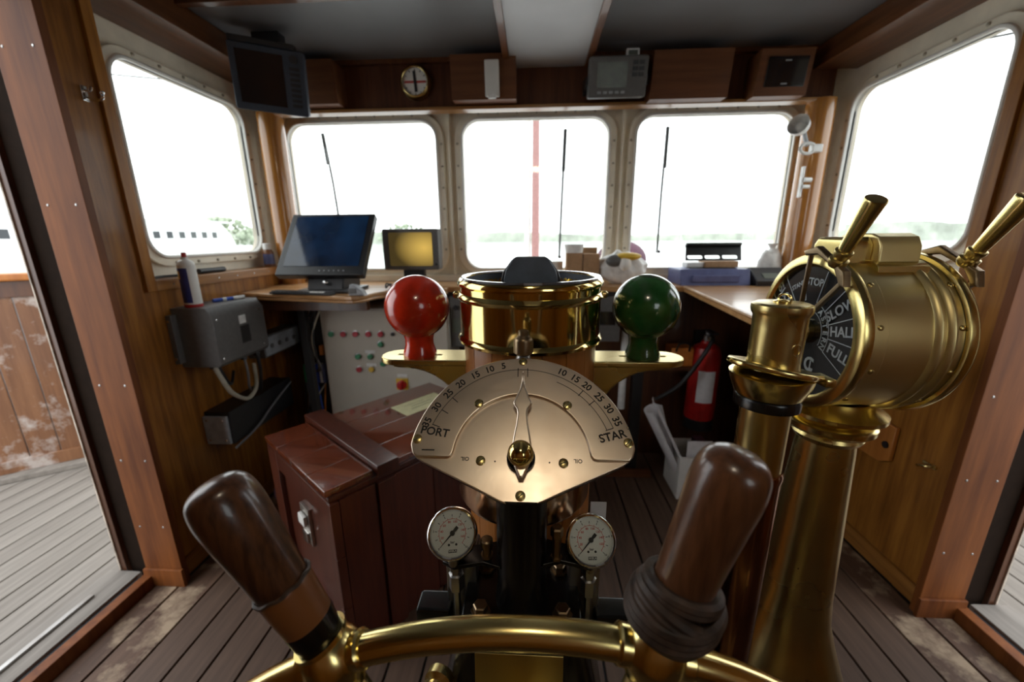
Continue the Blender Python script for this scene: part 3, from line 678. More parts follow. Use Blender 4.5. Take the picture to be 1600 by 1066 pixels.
# gauge bracket wings
for s_ in (-1, 1):
    b = shape([[(.03, -.022), (.055, -.014), (.095, -.024), (.112, -.015), (.115, 0), (.108, .014), (.06, .02), (.03, .03)]], .007, axes((-.0155, .478, 1.055), (s_, 0, 0), (0, 1, 0), (0, 0, s_)), .0015)
    obj('bracket', b, iron, st)
    x = -.0155 + s_ * .049
    obj('bolt', lathe(bm_(), [(.0085, 1.062), (.0085, 1.066), (.0062, 1.066), (.0062, 1.079 if s_ < 0 else 1.099), (.009, 1.08 if s_ < 0 else 1.10), (.009, 1.089 if s_ < 0 else 1.112), (.007, 1.091 if s_ < 0 else 1.114)], Matrix.Translation((x, .468, 0)), 6 if s_ > 0 else 14), bolt_b, st)
    fx = -.0155 + s_ * .097
    f = obj('pipe_fitting', lathe(bm_(), [(.011, 1.055), (.011, 1.03), (.0085, 1.028), (.0085, 1.022), (.0115, 1.02), (.0115, .995), (.009, .992), (.0055, .988), (.0055, .62)], Matrix.Translation((fx, .478, 0)), 6), steel, st)
    obj('side_block', box(bm_(), *sorted((-.0155 + s_ * .07, -.0155 + s_ * .118)), .50, .55, .90, 1.03, bev=.004), steel, st)
    obj('side_lug', box(bm_(), *sorted((-.0155 + s_ * .11, -.0155 + s_ * .165)), .48, .52, .90, .945, bev=.006), iron, st)
obj('wing_nut', tube(bm_(), spline([(-.15, .40, .885), (-.175, .385, .90), (-.178, .38, .88), (-.165, .385, .865)], 6), .004, 8), steel, st)
obj('clamp_pin', cyl(bm_(), (-.125, .40, .905), (-.165, .36, .872), .0048), steel, st)
obj('clamp_boss', lathe(bm_(), [(.02, 0), (.02, .012), (.012, .016), (.012, .028)], frame(V(-.128, .42, .90), (-.2, -1, .1)), 20), brass_d, st)
obj('paper_tag', box(bm_(), -.135, -.1, .487, .4885, 1.055, 1.09), paper, st); obj('paper_tag', box(bm_(), .085, .108, .512, .5135, 1.085, 1.122, M=Matrix.Translation((.0, 0, 0))), paper, st)
# two pressure gauges
def gauge(c, yaw, tilt, label):
    n = V(math.sin(yaw) * math.cos(tilt), -math.cos(yaw) * math.cos(tilt), math.sin(tilt))
    u = V(math.cos(yaw), math.sin(yaw), 0); v = n.cross(u); M = axes(c, u, v, n)
    g = obj('pressure_gauge', lathe(bm_(), [(.020, -.030), (.029, -.026), (.0305, -.006), (.0315, -.004)], M, 40), steel, st, label)
    obj('bezel', lathe(bm_(), [(.0315, -.006), (.0352, -.004), (.0356, .002), (.0345, .006), (.0325, .0075), (.0305, .0065), (.0292, .003), (.0290, 0)], M, 48, False), chrome, g)
    obj('dial_face', lathe(bm_(), [(0, .0005), (.0296, .0005), (.0296, -.001)], M, 40), facew, g)
    tk = bm_(); rd = bm_()
    for k in range(11):
        a = -135 + 27 * k
        merge(tk, shape([rect(-.0004, .0004, .0215, .0245)], .0001, M @ Matrix.Translation((0, 0, .0006)) @ Matrix.Rotation(R_(-a), 4, 'Z')))
    rd = arc_strip(.0185, .0006, -135, 135, M @ Matrix.Translation((0, 0, .0006)))
    for k in range(15):
        a = -135 + 270 / 14 * k
        merge(rd, shape([rect(-.0003, .0003, .0185, .0205)], .0001, M @ Matrix.Translation((0, 0, .0006)) @ Matrix.Rotation(R_(-a), 4, 'Z')))
    for k in range(8):
        a = -110 + 220 / 7 * k
        merge(rd, text(str(20 * (k + 1)), .0042, M @ Matrix.Translation((*pol(.0150, a), .0006)), .00005))
    for k in (0, 2, 4, 6, 8, 10):
        merge(tk, text(str(k), .0036, M @ Matrix.Translation((*pol(.0265, -135 + 27 * k), .0006)), .00005))
    merge(tk, text('bar', .0045, M @ Matrix.Translation((0, -.0115, .0006)), .00005))
    for x in (-.005, .005): merge(tk, shape([circ2(.0016, 12, (x, -.0145))], .0001, M @ Matrix.Translation((0, 0, .0006))))
    merge(tk, shape([rect(-.0058, .0058, -.0245, -.0205)], .0001, M @ Matrix.Translation((0, 0, .0006))))
    obj('black_scale', tk, inkblk, g); obj('red_scale', rd, inkred, g)
    obj('maker_name', text('WIKA', .0042, M @ Matrix.Translation((0, -.0225, .0009)), .00005), facew, g)
    a = R_(135)
    nd_ = shape([[(-.0003, .022), (-.0012, 0), (-.0022, -.006), (-.0022, -.0105), (.0022, -.0105), (.0022, -.006), (.0012, 0), (.0003, .022)]], .0006, M @ Matrix.Translation((0, 0, .002)) @ Matrix.Rotation(a, 4, 'Z'))
    merge(nd_, shape([circ2(.0034, 16)], .0015, M @ Matrix.Translation((0, 0, .0015))))
    obj('needle', nd_, inkblk, g)
    obj('glass', lathe(bm_(), [(0, .0052), (.0300, .0045), (.0300, .0040), (0, .0046)], M, 32), glassm, g)
    obj('stem', tube(bm_(), spline([c - n * .018 - v * .02, c - n * .02 - v * .036, V(c.x, .478, 1.058)], 5), .0075, 10), steel, g)
gauge(V(-.1125, .468, 1.098), R_(10), R_(42), 'left round white pressure gauge in a chrome rim')
gauge(V(.0815, .476, 1.087), R_(4), R_(42), 'right round white pressure gauge in a chrome rim')

# ------------------------------------------------------------------ binnacle
BC = V(-.009, .836, 0); MB_ = Matrix.Translation(BC)
bn = thing('compass_binnacle', 'wooden compass binnacle with a polished brass bowl band and red and green spheres', 'binnacle', (BC.x, BC.y, 0))
bowl = obj('compass_band', lathe(bm_(), [(.130, 1.36), (.132, 1.405), (.1335, 1.414), (.1375, 1.419), (.147, 1.418), (.1505, 1.413), (.1505, 1.407), (.147, 1.403), (.1465, 1.392), (.1495, 1.389), (.1525, 1.384), (.1495, 1.379), (.1465, 1.376), (.1465, 1.306), (.1495, 1.303), (.1525, 1.298), (.1505, 1.292), (.143, 1.288)], MB_, 72, False), brass_p, bn, 'polished brass compass band')
obj('rim_ring', lathe(bm_(), [(.1325, 1.4195), (.1365, 1.4225), (.1445, 1.4225), (.1475, 1.4185)], MB_, 64, False), chrome, bowl)
obj('bowl_interior', lathe(bm_(), [(.1325, 1.418), (.131, 1.37), (.12, 1.355), (0, 1.352)], MB_, 56, False), navyp, bowl, 'dark compass bowl')
obj('compass_glass', lathe(bm_(), [(.128, 1.3885), (0, 1.3885)], MB_, 48, False), dialblk, bowl)
for sx_ in (-1, 1): obj('side_screw', lathe(bm_(), [(.008, 0), (.008, .008), (.004, .012)], frame(BC + V(sx_ * .1465, -.02, 1.385), (sx_, -.1, 0)), 16), brass_d, bowl)
# azimuth hood
hd = [(-.052, 1.385), (-.054, 1.418), (-.05, 1.435), (-.035, 1.458), (-.028, 1.462), (.028, 1.462), (.035, 1.458), (.05, 1.435), (.054, 1.418), (.052, 1.385)]
hood = obj('reading_hood', shape([[(x + BC.x + .002, z) for x, z in hd]], .012, axes((0, .815, 0), (1, 0, 0), (0, 0, 1), (0, -1, 0)), .002), hoodm, bn, 'dark blue-grey compass reading hood')
obj('hood_back', shape([[(x * 1.13 + BC.x + .002, z - .004) for x, z in hd]], .03, axes((0, .845, 0), (1, 0, 0), (0, 0, 1), (0, -1, 0)), .003), blackp, hood)
obj('hood_strip', box(bm_(), BC.x - .05, BC.x + .054, .797, .803, 1.40, 1.408), whitepl, hood)
# staves
NS = 18
for k in range(NS):
    a0 = 2 * PI * (k + .015) / NS; a1 = 2 * PI * (k + .985) / NS
    r0, r1 = .121, .1405
    lp_ = [(r1 * math.cos(a0 + (a1 - a0) * q / 3), r1 * math.sin(a0 + (a1 - a0) * q / 3)) for q in range(4)] + [(r0 * math.cos(a1 - (a1 - a0) * q / 3), r0 * math.sin(a1 - (a1 - a0) * q / 3)) for q in range(4)]
    obj('stave', shape([lp_], 1.21, Matrix.Translation((BC.x, BC.y, .085)), .001, 1), stave_w, bn)
obj('core', lathe(bm_(), [(.1205, .085), (.1205, 1.29)], MB_, 32), darkwood, bn)
obj('lower_band', lathe(bm_(), [(.142, .30), (.146, .305), (.146, .345), (.142, .35)], MB_, 56), brass, bn)
obj('base', lathe(bm_(), [(.175, 0), (.175, .05), (.165, .06), (.155, .085)], MB_, 48), darkwood, bn)
for s_ in (-1, 1):
    Mx = axes((BC.x, BC.y, 1.236), (s_, 0, 0), (0, 1, 0), (0, 0, s_))
    pl = [(.13, -.043), (.285, -.043)] + [(.285 + .043 * math.sin(R_(a)), -.043 * math.cos(R_(a))) for a in range(15, 181, 15)] + [(.13, .043)]
    arm = obj('sphere_bracket', shape([pl, rect(.195, .29, -.003, .003)], .013, axes((BC.x, BC.y, 1.236 if s_ > 0 else 1.249), (s_, 0, 0), (0, 1, 0), (0, 0, s_)), .003), brass_d, bn, 'brass arm carrying the %s sphere' % ('red' if s_ < 0 else 'green'))
    gz = [(.13, 1.10), (.148, 1.10)] + [(.148 + .125 * (1 - math.cos(R_(a))), 1.10 + .122 * math.sin(R_(a))) for a in range(10, 91, 10)] + [(.30, 1.224), (.30, 1.238), (.13, 1.238)]
    obj('gusset', shape([gz], .034, axes((BC.x, BC.y + (.017 if s_ > 0 else -.017), 0), (s_, 0, 0), (0, 0, 1), (0, -s_, 0)), .004), brass_d, arm)
    cz = 1.356; R0 = .0682; pr = [(.0, 1.249), (.036, 1.249), (.037, 1.254), (.034, 1.262), (.0305, 1.275), (.0305, 1.287)]
    a0 = math.asin(.0335 / R0)
    for k in range(0, 25):
        a = -PI / 2 + a0 + (PI - a0) * k / 24; pr.append((max(0, R0 * math.cos(a)), cz + R0 * math.sin(a)))
    pr[-1] = (0, cz + R0)
    obj('corrector_sphere', lathe(bm_(), pr, Matrix.Translation((BC.x + s_ * .242, BC.y, 0)), 48, False), redgl if s_ < 0 else greengl, bn, '%s gloss painted iron corrector sphere' % ('red' if s_ < 0 else 'green'))

# ------------------------------------------------------------------ engine order telegraph
TX, TY, TZ, TR = .55, .818, 1.311, .154
tg = thing('engine_telegraph', 'large brass engine order telegraph with black dial on a flared column', 'telegraph', (.63, TY, 0))
MT = axes((0, TY, TZ), (0, -1, 0), (0, 0, 1), (-1, 0, 0))          # local Z points to port
MX = axes((TX, TY, TZ), (0, 1, 0), (0, 0, 1), (1, 0, 0))            # local Z runs to starboard along the drum
drum = obj('drum', lathe(bm_(), [(.140, .006), (.1485, .008), (.1485, .034), (.1468, .036), (.1468, .108), (.1515, .111), (.1535, .116), (.1515, .121), (.1475, .123), (.1475, .128), (.1515, .131), (.1535, .136), (.1515, .141), (.1478, .143), (.1478, .160), (.140, .162)], MX, 80), brass_m, tg, 'brass drum with raised beads')
obj('bezel', lathe(bm_(), [(.128, .004), (.129, -.006), (.134, -.0105), (.144, -.0105), (.1525, -.005), (.1545, .002), (.1525, .010), (.1487, .012)], MX, 80, False), brass, drum)
obj('bezel', lathe(bm_(), [(.1487, .155), (.1545, .157), (.1565, .165), (.154, .172), (.146, .177), (.134, .176), (.129, .172), (.128, .162)], MX, 80, False), brass, drum)
dial = obj('order_dial', lathe(bm_(), [(.130, .003), (.130, .001), (0, .001)], MX, 64), dialblk, tg, 'black order dial lettered SLOW HALF FULL ASTERN')
obj('order_dial', lathe(bm_(), [(.130, .165), (.130, .168), (0, .168)], MX, 64), dialblk, tg)
MD = axes((TX + .0005, TY, TZ), (0, -1, 0), (0, 0, 1), (-1, 0, 0))
ln = bm_()
for a in (42, 67, 91, 117, -42, -67, -91, -117, 15, -15): merge(ln, shape([rect(-.0009, .0009, .062, .128)], .0004, MD @ Matrix.Rotation(R_(-a), 4, 'Z')))
for r in (.0625, .044): merge(ln, arc_strip(r, .0016, 15, 117, MD)); merge(ln, arc_strip(r, .0016, -117, -15, MD))
obj('sector_lines', ln, dialtxt, dial)
for wd, a, sz in (('SLOW', 54.5, .026), ('HALF', 79, .026), ('FULL', 104, .026)):
    obj('lettering', text(wd, sz, MD @ Matrix.Translation((*pol(.096, a), 0)) @ Matrix.Rotation(R_(90 - a), 4, 'Z'), .0003), dialtxt, dial)
for wd, a, sz in (('SLOW', -54.5, .026), ('HALF', -79, .026), ('FULL', -104, .026)):
    obj('lettering', text(wd, sz, MD @ Matrix.Translation((*pol(.096, a), 0)) @ Matrix.Rotation(R_(-90 - a), 4, 'Z'), .0003), dialtxt, dial)
for wd, a, sz in (('STAND', -28, .013), ('STOP', 0, .02)):
    obj('lettering', text(wd, sz, MD @ Matrix.Translation((*pol(.098, a), 0)) @ Matrix.Rotation(R_(-a + (0 if a == 0 else 0)), 4, 'Z'), .0003), dialtxt, dial)
for wd, sgn in (('ASTERN', 1), ('AHEAD', -1)):
    n = len(wd)
    for k, ch in enumerate(wd):
        a = sgn * 74 + (k - (n - 1) / 2) * 15
        obj('lettering', text(ch, .017, MD @ Matrix.Translation((*pol(.053, a), 0)) @ Matrix.Rotation(R_(-a), 4, 'Z'), .0003), dialtxt, dial)
obj('lettering', text('C', .04, MD @ Matrix.Translation((.024, -.064, 0)), .0004), dialtxt, dial); obj('lettering', text('L', .024, MD @ Matrix.Translation((.032, -.064, .0002)), .0004), dialtxt, dial)
obj('hub_boss', lathe(bm_(), [(.024, 0), (.024, .01), (.017, .016), (.017, .03), (.010, .034), (0, .034)], MD, 32), brass, tg)
def lever(side):
    sx_ = -1 if side == 'port' else 1
    xo = TX - .022 if sx_ < 0 else TX + .190
    M = axes((xo, TY, TZ), (0, -1, 0), (0, 0, 1), (-1, 0, 0))
    lv = obj('order_lever', shape([[pol(.17, 41), pol(.156, 49), pol(.148, 46), pol(.158, 33), pol(.158, 15), pol(.150, 3), pol(.158, 0), pol(.172, 12)]], .014, M @ Matrix.Translation((0, 0, -.004)), .003), bolt_b, tg, 'bronze fork of the %s order lever' % ('near' if sx_ < 0 else 'far'))
    for a, r0 in ((5, .052), (44, .008)):
        p0 = M @ V(*pol(r0, a), -.001 if a == 5 else .004); p1 = M @ V(*pol(.160, a), .002)
        bb = bm_(); L = (p1 - p0).length; fm = frame(p0, p1 - p0)
        box(bb, -.0038, .0038, -.0038, .0038, 0, L, M=fm, bev=.001); obj('fork_arm', bb, bolt_b, lv)
    ax = (M @ V(*pol(1, 31), 0)) - (M @ V(0, 0, 0)); base = M @ V(*pol(.166, 31), .003)
    d = (ax.normalized() + V(sx_ * .03, 0, 0)).normalized()
    obj('socket', lathe(bm_(), [(.0115, -.008), (.015, .0), (.015, .006), (.011, .008), (.0125, .014), (.0138, .018), (.0138, .022), (.0105, .024)], frame(base, d), 28), brass_d, lv)
    obj('grip', lathe(bm_(), [(.0098, .022), (.0105, .03), (.0152, .108), (.0158, .112), (.0152, .115), (.012, .1165), (0, .1165)], frame(base, d), 32), brass, lv, 'tapered brass grip')
lever('port'); lever('starboard')
# saddle cover on top of the drum
sd = [(-.058, .132), (-.056, .168), (-.047, .184), (-.030, .190), (.030, .190), (.047, .184), (.056, .168), (.058, .132)]
sad = obj('saddle_cover', shape([sd], .07, axes((.605, TY - .012, TZ), (0, 1, 0), (0, 0, 1), (1, 0, 0)), .003), brass_m, tg)
obj('saddle_flange', shape([[(-.072, .124), (-.07, .134), (-.055, .143), (.055, .143), (.07, .134), (.072, .124)]], .086, axes((.597, TY - .012, TZ), (0, 1, 0), (0, 0, 1), (1, 0, 0)), .001), brass, sad)
obj('lamp_housing', shape([[(-.045, .13), (-.045, .17), (-.034, .184), (.034, .184), (.045, .17), (.045, .13)]], .05, axes((.558, TY - .008, TZ), (0, 1, 0), (0, 0, 1), (1, 0, 0)), .008, 4), brass, sad)
for xo in (.022, .150):
    for a in range(15, 375, 30):
        p = V(TX + xo, TY - .1483 * math.sin(R_(a)), TZ + .1483 * math.cos(R_(a)))
        if abs((a % 360)) < 30: continue
        obj('screw', screw_bm(p, p - V(TX + xo, TY, TZ), .0048, .003), brass_d, drum)
MC = Matrix.Translation((.632, TY, 0))
obj('column', lathe(bm_(), [(.20, 0), (.20, .025), (.185, .035), (.175, .06), (.165, .2), (.148, .36), (.125, .47), (.098, .55), (.081, .61), (.0735, .68), (.0625, .9), (.0545, 1.06), (.053, 1.075), (.060, 1.08), (.064, 1.088), (.060, 1.096)], MC, 64), brass_d, tg, 'tall brass column with flared foot')
obj('collar', lathe(bm_(), [(.055, 1.094), (.072, 1.10), (.080, 1.108), (.0805, 1.118), (.074, 1.124), (.06, 1.127), (.05, 1.14), (.05, 1.17)], MC, 56), brass, tg)
obj('neck_flange', lathe(bm_(), [(.078, 1.135), (.092, 1.139), (.092, 1.147), (.07, 1.155), (.06, 1.17)], MC, 56), brass, tg)

# ------------------------------------------------------------------ voice pipe
vp = thing('voice_pipe', 'brass voice pipe with whistle plug standing beside the telegraph', 'voice pipe', (.36, .594, 0)); MV = Matrix.Translation((.36, .594, 0))
obj('lower_pipe', lathe(bm_(), [(.06, 0), (.06, .012), (.0375, .016), (.0375, 1.12), (.039, 1.125), (.039, 1.133), (.0365, 1.138)], MV, 44), pipe_c, vp, 'dark coppery lower pipe')
obj('upper_pipe', lathe(bm_(), [(.0350, 1.13), (.0350, 1.262)], MV, 44), brass_d, vp)
obj('cup', lathe(bm_(), [(.036, 1.246), (.0425, 1.25), (.0425, 1.262), (.047, 1.266), (.0545, 1.285), (.057, 1.297), (.05, 1.30)], MV, 48), brass, vp)
obj('cup_seal', lathe(bm_(), [(.0362, 1.243), (.0455, 1.246), (.0455, 1.258), (.043, 1.262)], MV, 40), iron, vp)
ov = [(.060 * math.cos(2 * PI * k / 48) * (1.12 if abs(math.cos(2 * PI * k / 48)) > .8 else 1), .053 * math.sin(2 * PI * k / 48)) for k in range(48)]
Mfl = Matrix.Translation((.361, .592, 1.300)) @ Matrix.Rotation(R_(11), 4, 'Y') @ Matrix.Rotation(R_(-6), 4, 'X')
obj('mouth_flange', shape([ov], .010, Mfl, .004, 3), brass, vp)
obj('hinge_lug', box(bm_(), .422, .438, .565, .60, 1.283, 1.297, bev=.004), brass, vp)
plug = obj('whistle_plug', lathe(bm_(), [(.0365, 1.306), (.035, 1.314), (.035, 1.37), (.0355, 1.386), (.0385, 1.391), (.0395, 1.396), (.039, 1.402), (.034, 1.4045), (0, 1.405)], MV, 48), brass_d, vp, 'worn brass whistle plug')
obj('stamp_ring', tube(bm_(), [V(.36 + .0352 * math.sin(.25 + .22 * math.cos(2 * PI * k / 20)), .594 - .0352 * math.cos(.25 + .22 * math.cos(2 * PI * k / 20)), 1.342 + .0085 * math.sin(2 * PI * k / 20)) for k in range(20)], .0006, 5, True), brass_d, plug)
obj('pull_ring', tube(bm_(), [V(.36 + .009 * math.cos(2 * PI * k / 24), .590 + .004 * math.sin(2 * PI * k / 24), 1.411 + .006 * math.sin(2 * PI * k / 24)) for k in range(24)], .0016, 8, True), brass, plug)
obj('ring_seat', lathe(bm_(), [(.012, 1.4045), (.012, 1.407), (.005, 1.409), (0, 1.409)], MV, 20), brass, plug)

# ------------------------------------------------------------------ mahogany locker
CA = R_(51); CE1 = V(math.cos(CA), math.sin(CA), 0); CE2 = V(-CE1.y, CE1.x, 0); CB = V(-.665, 1.092, 0)
MCH = axes(CB, CE1, CE2, (0, 0, 1))
ch = thing('mahogany_locker', 'glossy red-brown mahogany locker with a batten across its plank lid', 'locker', tuple(CB + CE1 * .42 + CE2 * .3))
CLN, CW, CHH = .84, .60, .70
obj('body', box(bm_(), .02, CLN - .01, .02, CW - .02, .0, .655, M=MCH), mahog_z, ch)
for k in range(4):
    a = .012 + k * (CW - .024) / 4; b_ = a + (CW - .024) / 4
    obj('lid_plank', box(bm_(), -.006, .166, a + .001, b_ - .001, .676, .70, M=MCH, bev=.0025), mahog, ch)
    obj('lid_plank', box(bm_(), .262, CLN, a + .001, b_ - .001, .676, .70, M=MCH, bev=.0025), mahog, ch)
obj('lid_batten', box(bm_(), .172, .26, -.012, CW + .03, .676, .722, M=MCH, bev=.004), mahog_z, ch)
obj('lid_edge', box(bm_(), 0, CLN, .004, CW - .004, .656, .676, M=MCH, bev=.003), mahog_z, ch)
# end panel: stiles, rails and recessed panel
for a, b_ in ((.0, .10), (CW - .10, CW)): obj('stile', box(bm_(), 0, .022, a, b_, .0, .655, M=MCH, bev=.003), mahog_z, ch)
for a, b_ in ((.03, .13), (.575, .655)): obj('rail', box(bm_(), .001, .022, .10, CW - .10, a, b_, M=MCH, bev=.003), mahog_z, ch)
lat = obj('latch', box(bm_(), .008, .0205, .250, .330, .335, .50, M=MCH, bev=.002), tin, ch, 'chrome flush latch')
obj('latch_ring', box(bm_(), -.002, .008, .268, .312, .345, .39, M=MCH, bev=.003), chrome, lat); obj('latch_thumb', box(bm_(), -.008, .008, .262, .318, .425, .47, M=MCH, bev=.005), whitep, lat)
x = .03
for k, wd in enumerate((.135, .075, .17, .17, .17, .085)):
    obj('side_board', box(bm_(), x + .001, x + wd - .001, -.004 if k != 1 else -.016, .021, .0, .655, M=MCH, bev=.0025), mahog_z, ch); x += wd
for k in range(3):
    z0 = k * .218; obj('corner_board', box(bm_(), -.002, .03, -.004, .022, z0 + .001, z0 + .217, M=MCH, bev=.003), mahog_z, ch)
nt_ = obj('paper_note', shape([rect(.50, .76, .30, .44)], .0012, MCH @ Matrix.Translation((0, .0, .7005)) @ Matrix.Rotation(R_(0), 4, 'Z')), note_y); tag(nt_, 'yellowed paper note lying on the mahogany locker lid', 'note')
obj('scribble', shape([rect(.56, .70, .35, .353), rect(.58, .69, .375, .378), rect(.55, .66, .40, .402)], .0003, MCH @ Matrix.Translation((0, 0, .7018))), inkblk, nt_)

# ------------------------------------------------------------------ desks
dl = thing('console_desk', 'honey coloured wooden desk under the large touchscreen', 'desk', (-1.2, 2.1, 0))
dp = [(-1.583, 2.298), (-1.583, 2.055), (-1.2, 1.985), (-.95, 1.925), (-.905, 1.92), (-.875, 1.945), (-.855, 2.0), (-.845, 2.07), (-.80, 2.15), (-.70, 2.20), (-.55, 2.215), (-.5, 2.24), (-.5, 2.298)]
obj('desk_top', shape([dp], .022, Matrix.Translation((0, 0, 1.198)), .007, 3), desk_w, dl)
obj('edge_moulding', shape([[(x * .998, y + .006) for x, y in dp]], .016, Matrix.Translation((0, 0, 1.182)), .006, 3), desk_w, dl)
obj('bearer', box(bm_(), -1.58, -.9, 2.08, 2.12, 1.12, 1.182), darkwood, dl); obj('leg', box(bm_(), -1.33, -1.29, 2.14, 2.18, 0, 1.182), blackp, dl); None
dr = thing('chart_table', 'pale wooden chart table along the right wall', 'table', (1.2, 1.85, 0))
tp = [(.845, 2.298), (.765, 1.39), (.775, 1.38), (1.583, 1.80), (1.583, 2.298)]
obj('table_top', shape([tp], .03, Matrix.Translation((0, 0, 1.190)), .004, 2), desk_w, dr)
obj('fiddle_rail', tube(bm_(), [(.845, 2.29, 1.218), (.768, 1.39, 1.218)], .009, 8), desk_w, dr)
obj('support', box(bm_(), 1.25, 1.583, 2.06, 2.29, 0, 1.19), darkwood, dr)
tag(obj('ledge_post', box(bm_(), .605, .665, 2.325, 2.385, 0, 1.19, bev=.003), blackp), 'black upright post under the front ledge beside the paper bin', 'post')

# ------------------------------------------------------------------ left: touchscreen, amber display, desk clutter
mo = thing('touchscreen_monitor', 'large black touchscreen monitor leaning back on the left desk', 'monitor', (-1.13, 2.15, 1.22))
b0 = V(-1.13, 2.05, 1.315); tv = V(.0, .25, .316).normalized(); tn = V(0, -.316, .25).normalized(); MM = axes(b0, (1, 0, 0), tv, tn)
obj('casing', shape([rrect(-.238, .238, 0, .405, .008)], .04, MM @ Matrix.Translation((0, 0, -.04)), .004), blackp, mo)
obj('screen', shape([rect(-.205, .205, .055, .385)], .002, MM @ Matrix.Translation((0, 0, .0002))), scr_blue, mo, 'dark blue glossy screen')
for k in range(6): obj('button', shape([circ2(.004, 12, (.0 + k * .026, .026))], .002, MM), lgrey, mo)
obj('stand', shape([[(-.0, 1.222), (.22, 1.222), (.24, 1.33), (.15, 1.45), (.05, 1.36)]], .20, axes((-1.21, 2.06, 0), (0, 1, 0), (0, 0, 1), (1, 0, 0)), .01), blackp, mo)
obj('foot', box(bm_(), -1.25, -.96, 2.03, 2.28, 1.2205, 1.238, bev=.005), blackp, mo)
obj('badge', ball(bm_(), (-1.10, 2.056, 1.275), .016, 14, 1, .6, .7), chrome, mo)
kb = thing('keyboard', 'thin black keyboard in front of the touchscreen', 'keyboard', (-1.17, 2.0, 1.2205))
MK = Matrix.Translation((-1.19, 2.0, 1.2205)) @ Matrix.Rotation(R_(-10), 4, 'Z')
obj('base', box(bm_(), -.19, .17, -.028, .025, 0, .012, M=MK, bev=.003), blackp, kb)
for r in range(2):
    for k in range(12): obj('key', box(bm_(), -.18 + k * .029, -.156 + k * .029, -.024 + r * .024, -.004 + r * .024, .012, .018, M=MK, bev=.002), whitepl if k in (8, 9, 10) and r == 0 else blackp, kb)
hm = thing('hand_controller', 'grey wedge-shaped hand controller on the desk corner', 'controller', (-.9, 1.97, 1.2205))
obj('shell', shape([[(0, 0), (.085, 0), (.07, .025), (.035, .052), (.01, .055)]], .05, axes((-.93, 1.99, 1.2205), (1, 0, 0), (0, 0, 1), (0, -1, 0)), .009, 3), lgrey, hm)
obj('grille', box(bm_(), -.925, -.885, 1.937, 1.942, 1.232, 1.258, bev=.002), greyp, hm)
hm2 = thing('cable_tangle', 'dark tangle of small cables and plugs beside the hand controller', 'cables', (-.76, 2.2, 1.2205))
for k, (x, y) in enumerate(((-.80, 2.21), (-.74, 2.24), (-.70, 2.22))):
    obj('cable_loop', tube(bm_(), [V(x + .035 * math.cos(2 * PI * q / 20), y + .02 * math.sin(2 * PI * q / 20), 1.228 + .012 * (1 + math.sin(3 * 2 * PI * q / 20 + k))) for q in range(20)], .0045, 6, True), cable_b if k != 1 else cable_g, hm2)
obj('plug', box(bm_(), -.78, -.74, 2.20, 2.235, 1.2206, 1.25, bev=.005), blackp, hm2)
mi = thing('computer_mouse', 'small silver computer mouse on the ledge behind the red sphere', 'mouse', (-.74, 2.4, 1.222)); obj('shell', ball(bm_(), (-.74, 2.37, 1.244), .03, 18, 1.5, 1, .7), lgrey, mi); obj('button_pad', ball(bm_(), (-.745, 2.35, 1.250), .018, 14, 1.3, .8, .8), whitepl, mi)
am = thing('amber_display', 'small square display glowing amber on the front ledge', 'display', (-.735, 2.42, 1.222))
obj('casing', shape([rrect(-.905, -.567, 1.312, 1.551, .012)], .09, axes((0, 2.49, 0), (1, 0, 0), (0, 0, 1), (0, -1, 0)), .006), greyp, am)
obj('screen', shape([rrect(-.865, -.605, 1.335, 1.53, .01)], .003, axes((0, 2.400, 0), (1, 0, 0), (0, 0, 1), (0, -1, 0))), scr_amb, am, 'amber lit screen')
obj('stand', box(bm_(), -.80, -.67, 2.43, 2.48, 1.2225, 1.315, bev=.006), blackp, am); obj('knob', cyl(bm_(), (-.583, 2.40, 1.345), (-.583, 2.392, 1.345), .008), blackp, am)

# ------------------------------------------------------------------ left wall: grey enclosure, can, pen, boxes, cables
gb = thing('junction_enclosure', 'dark grey metal enclosure on the left wall carrying the spray can', 'enclosure', (-1.5, 1.82, .935))
obj('housing', shape([[(-1.598, .935), (-1.425, .935), (-1.412, .95), (-1.412, 1.165), (-1.44, 1.207), (-1.598, 1.207)]], .34, axes((0, 1.985, 0), (1, 0, 0), (0, 0, 1), (0, -1, 0)), .004), greyp, gb)
obj('mount_flange', box(bm_(), -1.599, -1.575, 1.615, 1.645, .96, 1.18, bev=.002), greyp, gb)
for z in (.985, 1.155): obj('screw', lathe(bm_(), [(.007, 0), (.006, .004), (0, .005)], frame(V(-1.587, 1.615, z), (0, -1, 0)), 12), chrome, gb)
obj('sticker', box(bm_(), -1.4118, -1.4108, 1.80, 1.845, 1.105, 1.145), whitepl, gb); obj('rating_plate', box(bm_(), -1.4118, -1.4108, 1.80, 1.86, 1.01, 1.095), blackp, gb)
for y, z in ((1.67, 1.15), (1.95, 1.15), (1.67, .97), (1.95, .97)): obj('screw', lathe(bm_(), [(.005, 0), (0, .003)], frame(V(-1.412, y, z), (1, 0, 0)), 10), chrome, gb)
cn = thing('spray_can', 'white and blue spray can with a red nozzle cap standing on the grey enclosure', 'spray can', (-1.53, 1.70, 1.2075)); MCN = Matrix.Translation((-1.53, 1.70, 1.2075))
obj('body', lathe(bm_(), [(.033, .0), (.0335, .004), (.0335, .17), (.033, .185)], MCN, 32), whitep, cn)
obj('base_ring', lathe(bm_(), [(.034, .0), (.0348, .004), (.0345, .012), (.0337, .013)], MCN, 32), redp, cn)
b = bm_(); n_ = 14; A_ = []
for k in range(n_ + 1):
    a = R_(200 + 110 * k / n_); A_.append((.0338 * math.cos(a), .0338 * math.sin(a)))
vs0 = [[b.verts.new((MCN @ V(x, y, z))) for x, y in A_] for z in (.02, .172)]
